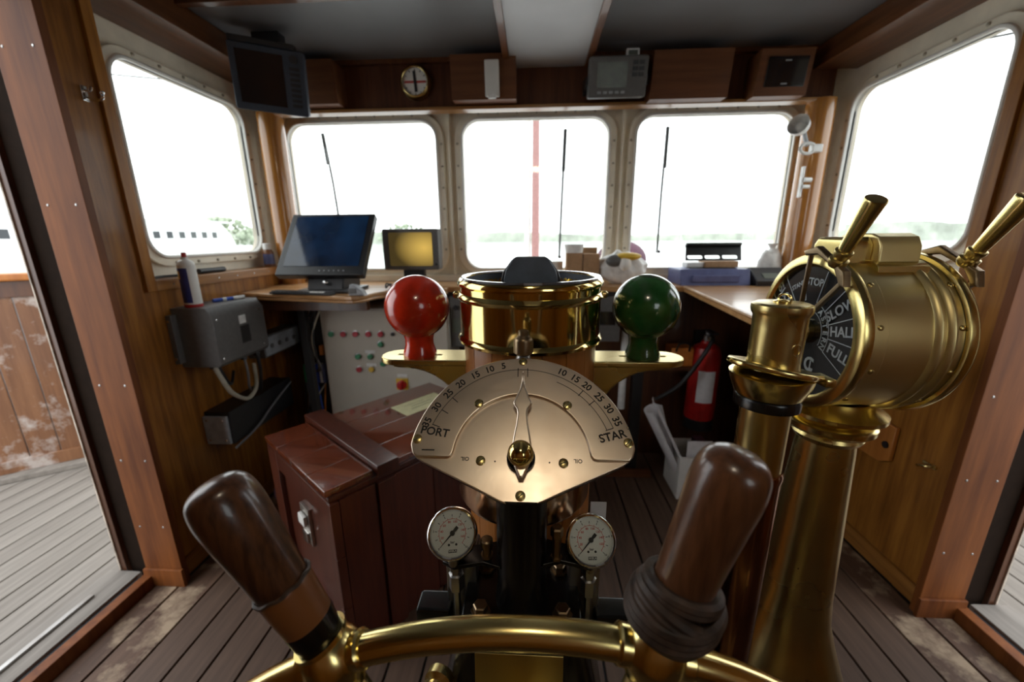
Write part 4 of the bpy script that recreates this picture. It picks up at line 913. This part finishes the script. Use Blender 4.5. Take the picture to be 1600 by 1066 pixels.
for k in range(n_): b.faces.new((vs0[0][k], vs0[0][k + 1], vs0[1][k + 1], vs0[1][k]))
obj('blue_label', b, deepblue, cn)
b = bm_(); A2 = A_[2:8]; vs0 = [[b.verts.new((MCN @ V(x * 1.008, y * 1.008, z))) for x, y in A2] for z in (.125, .16)]
for k in range(len(A2) - 1): b.faces.new((vs0[0][k], vs0[0][k + 1], vs0[1][k + 1], vs0[1][k]))
obj('yellow_patch', b, yelp, cn)
obj('shoulder', lathe(bm_(), [(.033, .185), (.030, .196), (.018, .206), (.013, .208), (.013, .218)], MCN, 28), whitep, cn)
obj('nozzle_cap', lathe(bm_(), [(.0095, .218), (.0095, .236), (.007, .239)], MCN, 18), redp, cn)
pn = thing('marker_pen', 'blue and white marker pen lying on the grey enclosure', 'pen', (-1.5, 1.88, 1.2075))
p0, p1 = V(-1.53, 1.81, 1.2165), V(-1.475, 1.945, 1.2165); dd = p1 - p0
obj('barrel', cyl(bm_(), p0, p0 + dd * .62, .0085), bluep, pn); obj('grip_band', cyl(bm_(), p0 + dd * .28, p0 + dd * .40, .0088), whitepl, pn); obj('cap', cyl(bm_(), p0 + dd * .62, p1, .009), whitepl, pn)
cb = [[(-1.5, 1.70, .935), (-1.47, 1.70, .86), (-1.46, 1.735, .775), (-1.47, 1.84, .705), (-1.49, 1.94, .74), (-1.53, 2.0, .84)],
      [(-1.52, 1.75, .935), (-1.51, 1.76, .86), (-1.53, 1.82, .79), (-1.57, 1.90, .83)], [(-1.46, 1.85, .935), (-1.47, 1.87, .83), (-1.5, 1.9, .75), (-1.53, 1.95, .70)], [(-1.45, 1.93, .935), (-1.46, 1.95, .82), (-1.5, 1.98, .70)]]
for k, p in enumerate(cb):
    c_ = thing('hanging_cable', ['thick pale cable looping under the grey enclosure', 'thin black cable dropping behind the pale loop', 'thin grey cable below the middle of the grey enclosure', 'thick black cable below the front of the grey enclosure'][k], 'cable', p[0])
    obj('cable', tube(bm_(), spline(p, 8), (.0105, .007, .006, .009)[k], 8), (cable_w, cable_b, cable_g, cable_b)[k], c_); obj('gland', cyl(bm_(), V(*p[0]), V(*p[0]) - V(0, 0, .022), .016, n=6), blackp, c_)
g2 = thing('terminal_box', 'small grey terminal box beside the large enclosure', 'terminal box', (-1.55, 2.22, .85))
obj('housing', box(bm_(), -1.598, -1.50, 2.06, 2.40, .85, .975, bev=.004), greyp, g2); obj('cover', box(bm_(), -1.50, -1.494, 2.07, 2.39, .86, .965, bev=.003), lgrey, g2)
for k in range(4): obj('knockout', lathe(bm_(), [(.014, 0), (.014, .003), (0, .003)], frame(V(-1.494, 2.12 + k * .07, .91), (1, 0, 0)), 16), greyp, g2)
bk = thing('black_equipment_case', 'long black equipment case low on the left wall', 'case', (-1.55, 1.9, .52))
obj('housing', box(bm_(), -1.598, -1.47, 1.70, 2.20, .52, .69, bev=.004), blackp, bk); obj('end_plate', box(bm_(), -1.598, -1.48, 1.685, 1.70, .525, .67, bev=.002), lgrey, bk)
for x in (-1.58, -1.50):
    for z in (.545, .65): obj('screw', lathe(bm_(), [(.006, 0), (0, .004)], frame(V(x, 1.685, z), (0, -1, 0)), 10), chrome, bk)
obj('handle_strip', tube(bm_(), spline([(-1.46, 1.69, .505), (-1.455, 1.85, .54), (-1.46, 2.0, .60), (-1.47, 2.2, .66)], 6), .006, 6), cable_g, bk)
ts = thing('terminal_strip', 'row of pale green and white terminal blocks under the left desk', 'terminal strip', (-1.37, 2.3, .62))
obj('back_plate', box(bm_(), -1.45, -1.29, 2.33, 2.345, .45, 1.0), blackp, ts)
for k in range(7): obj('terminal', box(bm_(), -1.44 + k * .02, -1.423 + k * .02, 2.295, 2.33, .62, .74, bev=.002), (grnbtn, whitepl, whitepl, lgrey, bluep, whitepl, bluebox)[k], ts)
for k in range(4): obj('fuse', box(bm_(), -1.43 + k * .035, -1.405 + k * .035, 2.30, 2.33, .80, .86, bev=.003), (orangep, yelp, blackp, orangep)[k], ts)
for k in range(9):
    rnd = random.Random(k + 50); x = -1.44 + rnd.random() * .14
    tag(obj('loose_wire', tube(bm_(), spline([(x, 2.29, .62), (x + rnd.uniform(-.05, .05), 2.24, .5 + rnd.uniform(-.1, .05)), (x + rnd.uniform(-.1, .1), 2.22 + rnd.uniform(-.04, .04), .3), (x + rnd.uniform(-.1, .1), 2.25, .02)], 6), .0045, 6), (cable_b, cable_g, cable_w, bluep, cable_b, cable_g, orangep, cable_b, cable_b)[k]), 'thin %s wire hanging from the terminal blocks under the left desk' % ('black', 'grey', 'pale', 'blue', 'black', 'grey', 'orange', 'black', 'black')[k], 'wire', 'loose wires under the left desk')
for k in range(5):
    rnd = random.Random(k + 90)
    tag(obj('loose_wire', tube(bm_(), spline([(-1.22 + rnd.uniform(-.05, .03), 2.2, 1.16), (-1.28 + rnd.uniform(-.05, .05), 2.17, .95), (-1.3 + rnd.uniform(-.06, .06), 2.22, .75), (-1.36, 2.28, .70)], 6), .005, 6), (cable_b, cable_g, cable_b, cable_w, cable_b)[k]), 'thin %s wire dropping from the underside of the left desk' % ('black', 'grey', 'black', 'pale', 'black')[k], 'wire', 'wires from the left desk underside')
bg_ = thing('blue_tool_bag', 'small blue bag with a pale tag on the floor behind the locker', 'bag', (-1.38, 1.93, 0)); obj('sack', ball(bm_(), (-1.38, 1.93, .10), .1, 18, 1, .8, 1), bluebox, bg_); obj('pale_tag', box(bm_(), -1.41, -1.35, 1.838, 1.846, .11, .16, bev=.003), card, bg_)
bt_ = thing('pill_bottle', 'small brown bottle with white cap and blue label on the sill', 'bottle', (-1.625, 2.41, 1.3355)); MBt = Matrix.Translation((-1.625, 2.41, 1.3355))
obj('glass_body', lathe(bm_(), [(.028, 0), (.03, .005), (.03, .085), (.02, .10), (.02, .105)], MBt, 24), leather, bt_); obj('label_band', lathe(bm_(), [(.0306, .015), (.0306, .075)], MBt, 24, False), bluebox, bt_); obj('screw_cap', lathe(bm_(), [(.024, .102), (.024, .135), (.021, .138), (0, .138)], MBt, 24), whitepl, bt_)
tag(obj('black_torch', cyl(bm_(), (-1.65, 1.90, 1.348), (-1.645, 2.06, 1.348), .0125), blackp), 'short black torch lying on the left window sill', 'torch')
tag(obj('sill_cable', tube(bm_(), spline([(-1.63, 1.62, 1.341), (-1.66, 1.70, 1.341), (-1.64, 1.78, 1.341), (-1.66, 1.88, 1.341)], 6), .0055, 6), cable_b), 'black cable end lying on the left window sill', 'cable')
hk = thing('coat_hook', 'chrome double coat hook on the left wall', 'hook', (-1.6, 1.505, 1.98))
obj('back_plate', box(bm_(), -1.6, -1.594, 1.495, 1.517, 1.98, 2.03, bev=.002), chrome, hk)
obj('upper_hook', tube(bm_(), spline([(-1.595, 1.506, 2.015), (-1.575, 1.506, 2.012), (-1.565, 1.506, 2.025)], 5), .0045, 8), chrome, hk); obj('lower_hook', tube(bm_(), spline([(-1.595, 1.506, 1.992), (-1.56, 1.507, 1.982), (-1.535, 1.508, 1.988), (-1.532, 1.508, 2.003)], 6), .0042, 8), chrome, hk); obj('hook_tip', ball(bm_(), (-1.532, 1.508, 2.006), .007, 12), chrome, hk)

# ------------------------------------------------------------------ beige control cabinet under the desk
bc = thing('control_cabinet', 'beige steel control cabinet with rows of coloured buttons', 'cabinet', (-.96, 2.4, .3))
obj('body', box(bm_(), -1.27, -.50, 2.262, 2.56, .0, 1.10, bev=.004), beige, bc); obj('door', box(bm_(), -1.262, -.508, 2.25, 2.262, .25, 1.092, bev=.004), beige, bc)
for (x, z, m) in ((-1.205, .948, grnbtn), (-1.131, .948, redbtn), (-1.057, .949, redbtn), (-.979, .949, redbtn), (-.905, .949, redbtn), (-.832, .95, blackp), (-.911, .887, grnbtn), (-1.056, .81, grnbtn), (-.981, .81, grnbtn), (-.906, .767, grnbtn), (-1.057, .728, redbtn), (-.981, .729, yelp)):
    r = .011 if m is blackp else .017
    bb = obj('button', lathe(bm_(), [(r, 0), (r, .012), (r * .8, .018), (0, .018)], frame(V(x, 2.25, z), (0, -1, 0)), 18), m, bc); obj('button_ring', lathe(bm_(), [(r * 1.25, 0), (r * 1.25, .005), (r, .006)], frame(V(x, 2.25, z), (0, -1, 0)), 18), steel, bb)
for (x, z) in ((-.981, .84), (-.981, .757), (-.797, .69)): obj('label_plate', box(bm_(), x - .03, x + .03, 2.2485, 2.25, z - .009, z + .009), whitepl, bc)
ms = obj('main_switch', box(bm_(), -.835, -.763, 2.242, 2.25, .60, .672, bev=.002), yelp, bc, 'red rotary switch on a yellow plate'); obj('switch_knob', lathe(bm_(), [(.028, 0), (.028, .02), (.02, .024), (0, .024)], frame(V(-.799, 2.242, .636), (0, -1, 0)), 24), redp, ms); obj('switch_bar', box(bm_(), -.807, -.791, 2.206, 2.22, .612, .66, bev=.003), redp, ms)
rc = thing('radio_unit', 'grey radio unit with a small screen under the ledge beside the red sphere', 'radio', (-.42, 2.3, .86))
obj('case', box(bm_(), -.495, -.30, 2.30, 2.45, .86, 1.165, bev=.004), greyp, rc); obj('bracket', box(bm_(), -.50, -.295, 2.32, 2.44, 1.165, 1.19), blackp, rc); obj('display', box(bm_(), -.485, -.41, 2.295, 2.30, .95, 1.03, bev=.002), lcdg, rc)
for k in range(2): obj('dial_knob', cyl(bm_(), (-.46 + k * .07, 2.30, 1.10), (-.46 + k * .07, 2.28, 1.10), .014), blackp, rc)
rd_ = thing('radio_unit', 'dark grey radio unit under the ledge left of the green sphere', 'radio', (.36, 2.3, .9)); obj('case', box(bm_(), .27, .50, 2.29, 2.45, .90, 1.165, bev=.004), greyp, rd_); obj('bracket', box(bm_(), .27, .5, 2.31, 2.43, 1.165, 1.19), blackp, rd_); obj('display', box(bm_(), .37, .47, 2.285, 2.29, 1.0, 1.08, bev=.002), smoked, rd_)

# ------------------------------------------------------------------ overhead row
pd = thing('chart_plotter', 'dark chart plotter screen hanging in the upper left corner', 'plotter', (-1.27, 2.12, 2.08))
n_ = V(.34, -.90, -.26).normalized(); u_ = V(.93, .36, -.06); u_ = (u_ - n_ * u_.dot(n_)).normalized(); v_2 = n_.cross(u_); MPL = axes(V(-1.272, 2.10, 2.235), u_, v_2, n_)
obj('casing', shape([rrect(-.158, .158, -.137, .137, .01)], .07, MPL @ Matrix.Translation((0, 0, -.07)), .005), navyp, pd); obj('screen', shape([rect(-.13, .065, -.105, .11)], .002, MPL), smoked, pd, 'unlit black screen')
for k in range(8): obj('key', shape([rrect(.09, .135, -.10 + k * .022, -.086 + k * .022, .003)], .003, MPL), blackp, pd)
obj('dial_knob', lathe(bm_(), [(.018, 0), (.018, .012), (0, .012)], MPL @ Matrix.Translation((.112, .1, 0)), 20), blackp, pd)
obj('hood', box(bm_(), -.15, .12, .137, .16, -.09, .015, M=MPL, bev=.004), blackp, pd); obj('hanger', box(bm_(), -1.35, -1.22, 2.13, 2.19, 2.33, 2.4515), blackp, pd)
def obox(label, x0, x1, z0, z1, y0=2.35):
    t = thing('overhead_box', label, 'box', ((x0 + x1) / 2, 2.42, z0)); 
    prof = [(y0 + .035, z0), (2.499, z0), (2.499, z1), (y0, z1)]
    obj('carcass', shape([prof], x1 - x0 - .004, axes((x0 + .002, 0, 0), (0, 1, 0), (0, 0, 1), (1, 0, 0)), .002), box_w, t)
    MFc = axes(((x0 + x1) / 2, y0 + .035, z0), (1, 0, 0), V(0, -.035, z1 - z0).normalized(), V(0, -(z1 - z0), -.035).normalized())
    return t, MFc, math.hypot(.035, z1 - z0)
t, M_, h_ = obox('plain wooden overhead box beside the dark chart plotter', -1.44, -1.07, 2.212, 2.415); obj('front_board', shape([rect(-.184, .184, 0, h_)], .008, M_, .002), box_w, t)
t, M_, h_ = obox('wooden overhead box carrying the white handset cradle', -.445, -.10, 2.212, 2.415); obj('front_board', shape([rect(-.172, .172, 0, h_)], .008, M_, .002), box_w, t)
hc = thing('handset_cradle', 'pale narrow handset cradle on the middle overhead box', 'handset', (-.225, 2.345, 2.215)); obj('back_plate', shape([rrect(-.037 + .047, .037 + .047, .01, .175, .006)], .022, M_ @ Matrix.Translation((0, 0, .0085)), .004), whitep, hc); obj('hook_tab', shape([rect(-.02 + .047, .02 + .047, .0, .02)], .03, M_ @ Matrix.Translation((0, 0, .03)), .003), whitepl, hc)
t, M_, h_ = obox('wide plain wooden overhead box right of the small display unit', .597, .994, 2.192, 2.405); obj('front_board', shape([rect(-.198, .198, 0, h_)], .008, M_, .002), box_w, t)
t, M_, h_ = obox('wooden overhead box with a black loudspeaker screen at the right end', 1.124, 1.385, 2.192, 2.395); obj('front_board', shape([rect(-.13, .13, 0, h_)], .008, M_, .002), box_w, t); sp_ = obj('speaker_screen', shape([rect(-.09, .105, .04, .17)], .006, M_ @ Matrix.Translation((0, 0, .0085)), .002), smoked, t, 'black speaker screen')
for k in range(2): obj('badge', shape([rect(-.01, .02, .05 + k * .1, .056 + k * .1)], .001, M_ @ Matrix.Translation((0, 0, .0147))), lgrey, sp_)
du_ = thing('display_unit', 'dark grey instrument with a grey-green display above the middle window', 'instrument', (.42, 2.4, 2.19)); MDU = axes((.42, 2.35, 2.195), (1, 0, 0), V(0, -.04, .18).normalized(), V(0, -.18, -.04).normalized())
obj('casing', shape([rrect(-.147, .147, 0, .182, .012)], .07, MDU @ Matrix.Translation((0, 0, -.07)), .006), greyp, du_); obj('display', shape([rrect(-.105, .045, .045, .155, .004)], .002, MDU), lcdg, du_)
for r in range(3):
    for k in range(2): obj('key', shape([rrect(.07 + k * .032, .095 + k * .032, .09 + r * .026, .108 + r * .026, .003)], .003, MDU), blackp, du_)
for k in range(5): obj('key', shape([rrect(-.1 + k * .03, -.08 + k * .03, .018, .03, .002)], .003, MDU), lgrey, du_)
for x in (.262, .572): obj('mount_arm', box(bm_(), x, x + .008, 2.36, 2.499, 2.26, 2.30), blackp, du_)
obj('mount_bar', box(bm_(), .262, .58, 2.47, 2.499, 2.25, 2.32), blackp, du_)
wt = thing('thermometer', 'little white thermometer on top of the dark display unit', 'thermometer', (.49, 2.345, 2.375)); obj('case', box(bm_(), .458, .523, 2.335, 2.36, 2.3705, 2.413, bev=.004), whitepl, wt); obj('lcd', box(bm_(), .468, .513, 2.3335, 2.335, 2.382, 2.402), lcdg, wt)
ck = thing('round_instrument', 'round brass-rimmed dial with a red cross bar on the fascia', 'dial', (-.665, 2.5, 2.25)); MCk = axes((-.665, 2.4995, 2.335), (1, 0, 0), (0, 0, 1), (0, -1, 0))
obj('case', lathe(bm_(), [(.086, 0), (.088, .02), (.082, .04), (.072, .048), (.068, .044)], MCk, 40, False), brass_d, ck); obj('dial_face', lathe(bm_(), [(.072, .0), (.072, .03), (0, .03)], MCk, 36), facew, ck)
obj('red_bar', shape([rect(-.06, .06, -.005, .006)], .001, MCk @ Matrix.Translation((0, 0, .0305))), inkred, ck); obj('black_hand', shape([rect(-.008, .008, -.05, .055), ], .001, MCk @ Matrix.Translation((0, 0, .0318)) @ Matrix.Rotation(R_(4), 4, 'Z')), inkblk, ck)
for k in range(12): obj('tick', shape([rect(-.002, .002, .055, .065)], .001, MCk @ Matrix.Translation((0, 0, .0305)) @ Matrix.Rotation(R_(30 * k), 4, 'Z')), inkblk, ck)

# ------------------------------------------------------------------ front ledge: cartons, bag, printer
for (x0, x1, z1, lb) in ((.19, .283, 1.405, 'brown carton under a white lid, left of its twin on the ledge'), (.29, .383, 1.40, 'open brown carton on the ledge, right of its twin')):
    t = thing('carton', lb, 'carton', ((x0 + x1) / 2, 2.46, 1.2225), 'cartons on the front ledge'); obj('box_body', box(bm_(), x0, x1, 2.41, 2.51, 1.2225, z1, bev=.002), card, t); obj('flap', box(bm_(), x0, x1, 2.512, 2.515, z1 - .01, z1 + .035, M=None), card, t)
    if z1 > 1.404: obj('white_lid', lathe(bm_(), [(.052, 0), (.058, .045), (.055, .05)], Matrix.Translation(((x0 + x1) / 2, 2.46, z1)), 24), whitepl, t)
tag(obj('cream_tub', lathe(bm_(), [(.045, 0), (.052, .13), (.05, .132)], Matrix.Translation((.125, 2.50, 1.2225)), 24), whitep), 'cream paper tub behind the brass compass band', 'tub')
pb = thing('shopping_bag', 'crumpled white plastic bag with yellow and grey contents on the ledge', 'bag', (.52, 2.45, 1.2225))
rnd = random.Random(4); b = bm_(); g = bmesh.ops.create_icosphere(b, subdivisions=4, radius=1)
for v in g['verts']:
    q = v.co.copy(); w = 1 + .10 * math.sin(7 * q.x + 3 * q.z) * math.sin(6 * q.y + 2) + .05 * math.sin(15 * q.x * q.z + 4)
    zz = q.z * w; rr = 1.0 - .25 * max(0, -zz)
    v.co = V(.52 + .145 * q.x * w * rr, 2.46 + .085 * q.y * w * rr, max(1.2235, 1.305 + .105 * zz))
obj('sheet', b, whitepl, pb)
obj('yellow_item', ball(bm_(), (.545, 2.395, 1.385), .05, 20, 1.5, .8, .45), yelp, pb); obj('grey_item', ball(bm_(), (.465, 2.39, 1.36), .045, 20, 1.1, .7, .8), greyp, pb); obj('cream_item', ball(bm_(), (.525, 2.378, 1.345), .035, 20, 1, .7, 1.2), facew, pb)
pr_ = thing('blue_printer', 'blue cased printer on the ledge near the right window', 'printer', (1.03, 2.44, 1.2225))
obj('case', shape([[(2.335, 1.2225), (2.57, 1.2225), (2.57, 1.312), (2.36, 1.312)]], .39, axes((.835, 0, 0), (0, 1, 0), (0, 0, 1), (1, 0, 0)), .008, 3), bluebox, pr_); obj('front_panel', box(bm_(), .90, 1.16, 2.332, 2.345, 1.24, 1.28, bev=.004), bluebox, pr_); obj('feed_slot', box(bm_(), .90, 1.17, 2.40, 2.46, 1.312, 1.316), blackp, pr_)
cd_ = thing('folded_carton', 'flat brown carton lying on the blue printer', 'carton', (1.1, 2.5, 1.3165)); obj('sleeve', box(bm_(), 1.0, 1.19, 2.43, 2.54, 1.3165, 1.352, bev=.003), card, cd_); obj('white_side', box(bm_(), .90, .998, 2.44, 2.53, 1.3165, 1.345, bev=.003), whitepl, cd_)
tr = thing('black_tray', 'black plastic tray propped on the carton over the blue printer', 'tray', (1.045, 2.46, 1.3525)); MTR = axes((1.045, 2.44, 1.354), (1, 0, 0), V(0, .55, .83).normalized(), V(0, -.83, .55).normalized())
obj('panel', shape([[(-.16, 0), (.16, 0), (.175, .10), (-.145, .10)], rrect(-.145, -.06, .012, .035, .008), rrect(-.045, .04, .012, .035, .008), rrect(.055, .14, .012, .035, .008)], .008, MTR, .002), blackp, tr); obj('tray_lip', box(bm_(), -.15, .17, .09, .105, .0, .03, M=MTR, bev=.003), blackp, tr)
lc = thing('desk_phone', 'black desk unit with a small grey-green display beside the telegraph', 'phone', (1.325, 2.36, 1.2225)); obj('case', shape([[(2.30, 1.2225), (2.43, 1.2225), (2.43, 1.315), (2.40, 1.318), (2.30, 1.25)]], .18, axes((1.237, 0, 0), (0, 1, 0), (0, 0, 1), (1, 0, 0)), .006), blackp, lc)
obj('display', shape([rect(-.035, .05, .02, .065)], .002, axes((1.32, 2.301, 1.2515), (1, 0, 0), V(0, .10, .068).normalized(), V(0, -.068, .10).normalized())), lcdg, lc)
pw_ = thing('clear_bag', 'small white plastic bag at the right end of the ledge', 'bag', (1.42, 2.52, 1.2225)); b = bm_(); g = bmesh.ops.create_icosphere(b, subdivisions=3, radius=1)
for v in g['verts']:
    q = v.co; w = 1 + .12 * math.sin(6 * q.x + 2) * math.sin(5 * q.z); v.co = V(1.42 + .07 * q.x * w, 2.53 + .05 * q.y * w, max(1.2235, 1.31 + .11 * q.z * w))
obj('sheet', b, whitepl, pw_); obj('tied_neck', lathe(bm_(), [(.03, 0), (.012, .02), (.03, .05)], Matrix.Translation((1.42, 2.53, 1.40)), 12), whitepl, pw_)

# ------------------------------------------------------------------ right side: lamp, latches, extinguisher, papers
wl = thing('clamp_lamp', 'white clamp lamp on the right corner pillar', 'lamp', (1.46, 2.42, 1.93))
obj('shade', lathe(bm_(), [(.016, 0), (.034, .01), (.047, .035), (.052, .07), (.049, .07), (.044, .04), (.03, .014)], frame(V(1.435, 2.44, 2.045), (-.75, -.6, .25)), 28, False), whitepl, wl); obj('bulb', ball(bm_(), (1.415, 2.424, 2.052), .026, 16), whitep, wl)
obj('arm', tube(bm_(), spline([(1.44, 2.44, 2.045), (1.45, 2.43, 2.0), (1.46, 2.42, 1.96)], 5), .010, 8), lgrey, wl)
obj('clamp_ring', tube(bm_(), [V(1.455 + .038 * math.cos(2 * PI * k / 24), 2.405, 1.945 + .026 * math.sin(2 * PI * k / 24)) for k in range(24)], .008, 8, True), whitepl, wl); obj('clamp_jaw', box(bm_(), 1.478, 1.53, 2.395, 2.435, 1.925, 1.965, bev=.006), whitepl, wl)
lt = thing('pillar_latch', 'white two-part latch on the right pillar under the clamp lamp', 'latch', (1.49, 2.44, 1.73)); obj('plate', box(bm_(), 1.468, 1.478, 2.43, 2.455, 1.70, 1.86, bev=.002), whitepl, lt); obj('bolt_barrel', cyl(bm_(), (1.475, 2.425, 1.79), (1.515, 2.43, 1.79), .012), whitepl, lt); obj('bolt_keeper', cyl(bm_(), (1.475, 2.425, 1.755), (1.51, 2.43, 1.755), .010), whitepl, lt)
fe = thing('fire_extinguisher', 'red fire extinguisher with white label on the front panel under the chart table', 'extinguisher', (1.09, 2.5, .30)); MFE = Matrix.Translation((1.09, 2.49, 0))
obj('cylinder', lathe(bm_(), [(.07, .30), (.085, .315), (.09, .35), (.09, .77), (.075, .82), (.035, .845), (.03, .86)], MFE, 40), redp, fe); obj('foot_ring', lathe(bm_(), [(.08, .27), (.0925, .275), (.0925, .34), (.0905, .345)], MFE, 40), blackp, fe)
b = bm_(); A_ = [(.0908 * math.sin(R_(a)), -.0908 * math.cos(R_(a))) for a in range(-42, 30, 6)]; vs0 = [[b.verts.new((1.09 + x, 2.49 + y, z)) for x, y in A_] for z in (.47, .68)]
for k in range(len(A_) - 1): b.faces.new((vs0[0][k], vs0[0][k + 1], vs0[1][k + 1], vs0[1][k]))
obj('paper_label', b, paper, fe, 'white instruction label')
obj('valve', lathe(bm_(), [(.022, .86), (.022, .89), (.014, .90), (.014, .92)], MFE, 18), steel, fe); obj('lever', box(bm_(), 1.07, 1.11, 2.39, 2.50, .915, .93, bev=.004), blackp, fe); obj('pressure_dial', cyl(bm_(), (1.09, 2.468, .885), (1.09, 2.455, .885), .016), chrome, fe)
obj('hose', tube(bm_(), spline([(1.10, 2.47, .89), (1.07, 2.38, .88), (.99, 2.36, .745), (.89, 2.36, .60), (.76, 2.36, .51)], 8), .0125, 10), cable_b, fe); obj('wall_bracket', box(bm_(), 1.05, 1.13, 2.58, 2.609, .5, .9), blackp, fe)
og = thing('orange_case', 'small orange case behind the green sphere under the ledge', 'case', (.95, 2.5, .70)); obj('shell', box(bm_(), .86, 1.0, 2.45, 2.57, .70, .82, bev=.006), orangep, og); obj('wall_shelf', box(bm_(), .80, 1.0, 2.42, 2.609, .68, .70), darkwood, og); obj('carry_handle', tube(bm_(), spline([(.89, 2.45, .80), (.90, 2.43, .85), (.96, 2.43, .85), (.97, 2.45, .80)], 6), .006, 8), blackp, og)
bi = thing('paper_bin', 'white cardboard bin of rolled papers on the floor under the chart table', 'bin', (.95, 2.2, 0))
for a in ((.84, .85, 2.08, 2.32), (1.05, 1.06, 2.08, 2.32), (.85, 1.05, 2.08, 2.09), (.85, 1.05, 2.31, 2.32)): obj('side_panel', box(bm_(), *a, .006, .27), whitep, bi)
obj('bottom_panel', box(bm_(), .84, 1.06, 2.08, 2.32, 0.0, .006), whitep, bi)
def curl(p0, p1, r, sweep, th, phase):
    b = bm_(); F_ = frame(p0, V(*p1) - V(*p0)); L = (V(*p1) - V(*p0)).length; n = 20; rings = []
    for z in (0, L):
        o_ = []; i_ = []
        for k in range(n + 1):
            a = phase + sweep * k / n; rr = r * (1 + .05 * k / n); o_.append(b.verts.new(F_ @ V(rr * math.cos(a), rr * math.sin(a), z))); i_.append(b.verts.new(F_ @ V((rr - th) * math.cos(a), (rr - th) * math.sin(a), z)))
        rings.append((o_, i_))
    (o0, i0), (o1, i1) = rings
    for k in range(n):
        b.faces.new((o0[k], o0[k + 1], o1[k + 1], o1[k])); b.faces.new((i0[k], i1[k], i1[k + 1], i0[k + 1])); b.faces.new((o0[k], i0[k], i0[k + 1], o0[k + 1])); b.faces.new((o1[k], o1[k + 1], i1[k + 1], i1[k]))
    b.faces.new((o0[0], o1[0], i1[0], i0[0])); b.faces.new((o0[n], i0[n], i1[n], o1[n])); return b
tag(obj('rolled_paper', curl((.93, 2.18, .04), (.66, 2.11, .56), .04, 5.6, .002, .4), paper), 'long white roll of paper leaning out of the white bin', 'paper roll')
tag(obj('loose_paper', curl((.955, 2.25, .03), (.79, 2.23, .58), .09, 1.5, .002, 4.0), paper), 'wide curled sheet of paper behind the roll in the white bin', 'paper')
tag(obj('loose_paper', box(bm_(), .90, 1.04, 2.15, 2.155, .02, .34, M=None), paper), 'flat sheet of paper standing in the white bin', 'paper')
tag(obj('purple_folder', box(bm_(), .98, 1.04, 2.17, 2.30, .03, .30, bev=.002), maroon), 'purple folder standing in the white bin', 'folder')
tag(obj('wooden_block', box(bm_(), .42, .75, 2.33 - .04, 2.32, .0005, .05, bev=.004), box_w), 'low wooden strip on the floor in front of the black post', 'block')
tag(obj('white_conduit', lathe(bm_(), [(.022, .45), (.022, 1.19)], Matrix.Translation((.55, 2.36, 0)), 16), whitepl), 'short white vertical conduit left of the black post', 'conduit')
wb = thing('wooden_bracket', 'small wooden bracket with a dark hole low on the right wall', 'bracket', (1.59, 1.78, .5)); obj('board', shape([[(1.67, .52), (1.72, .49), (1.90, .49), (1.93, .54), (1.93, .68), (1.67, .68)]], .02, axes((1.578, 0, 0), (0, 1, 0), (0, 0, 1), (1, 0, 0)), .004), stave_w, wb); obj('plug_hole', cyl(bm_(), (1.5785, 1.70, .585), (1.573, 1.70, .585), .016), blackp, wb)
hl = thing('door_hook', 'small brass door hook on the lower right wall', 'hook', (1.598, 1.52, .58)); obj('plate', box(bm_(), 1.592, 1.5995, 1.49, 1.545, .59, .605, bev=.002), brass_d, hl); obj('hook_arm', tube(bm_(), spline([(1.59, 1.50, .598), (1.575, 1.51, .595), (1.57, 1.54, .585), (1.58, 1.545, .575)], 5), .004, 8), brass_d, hl)
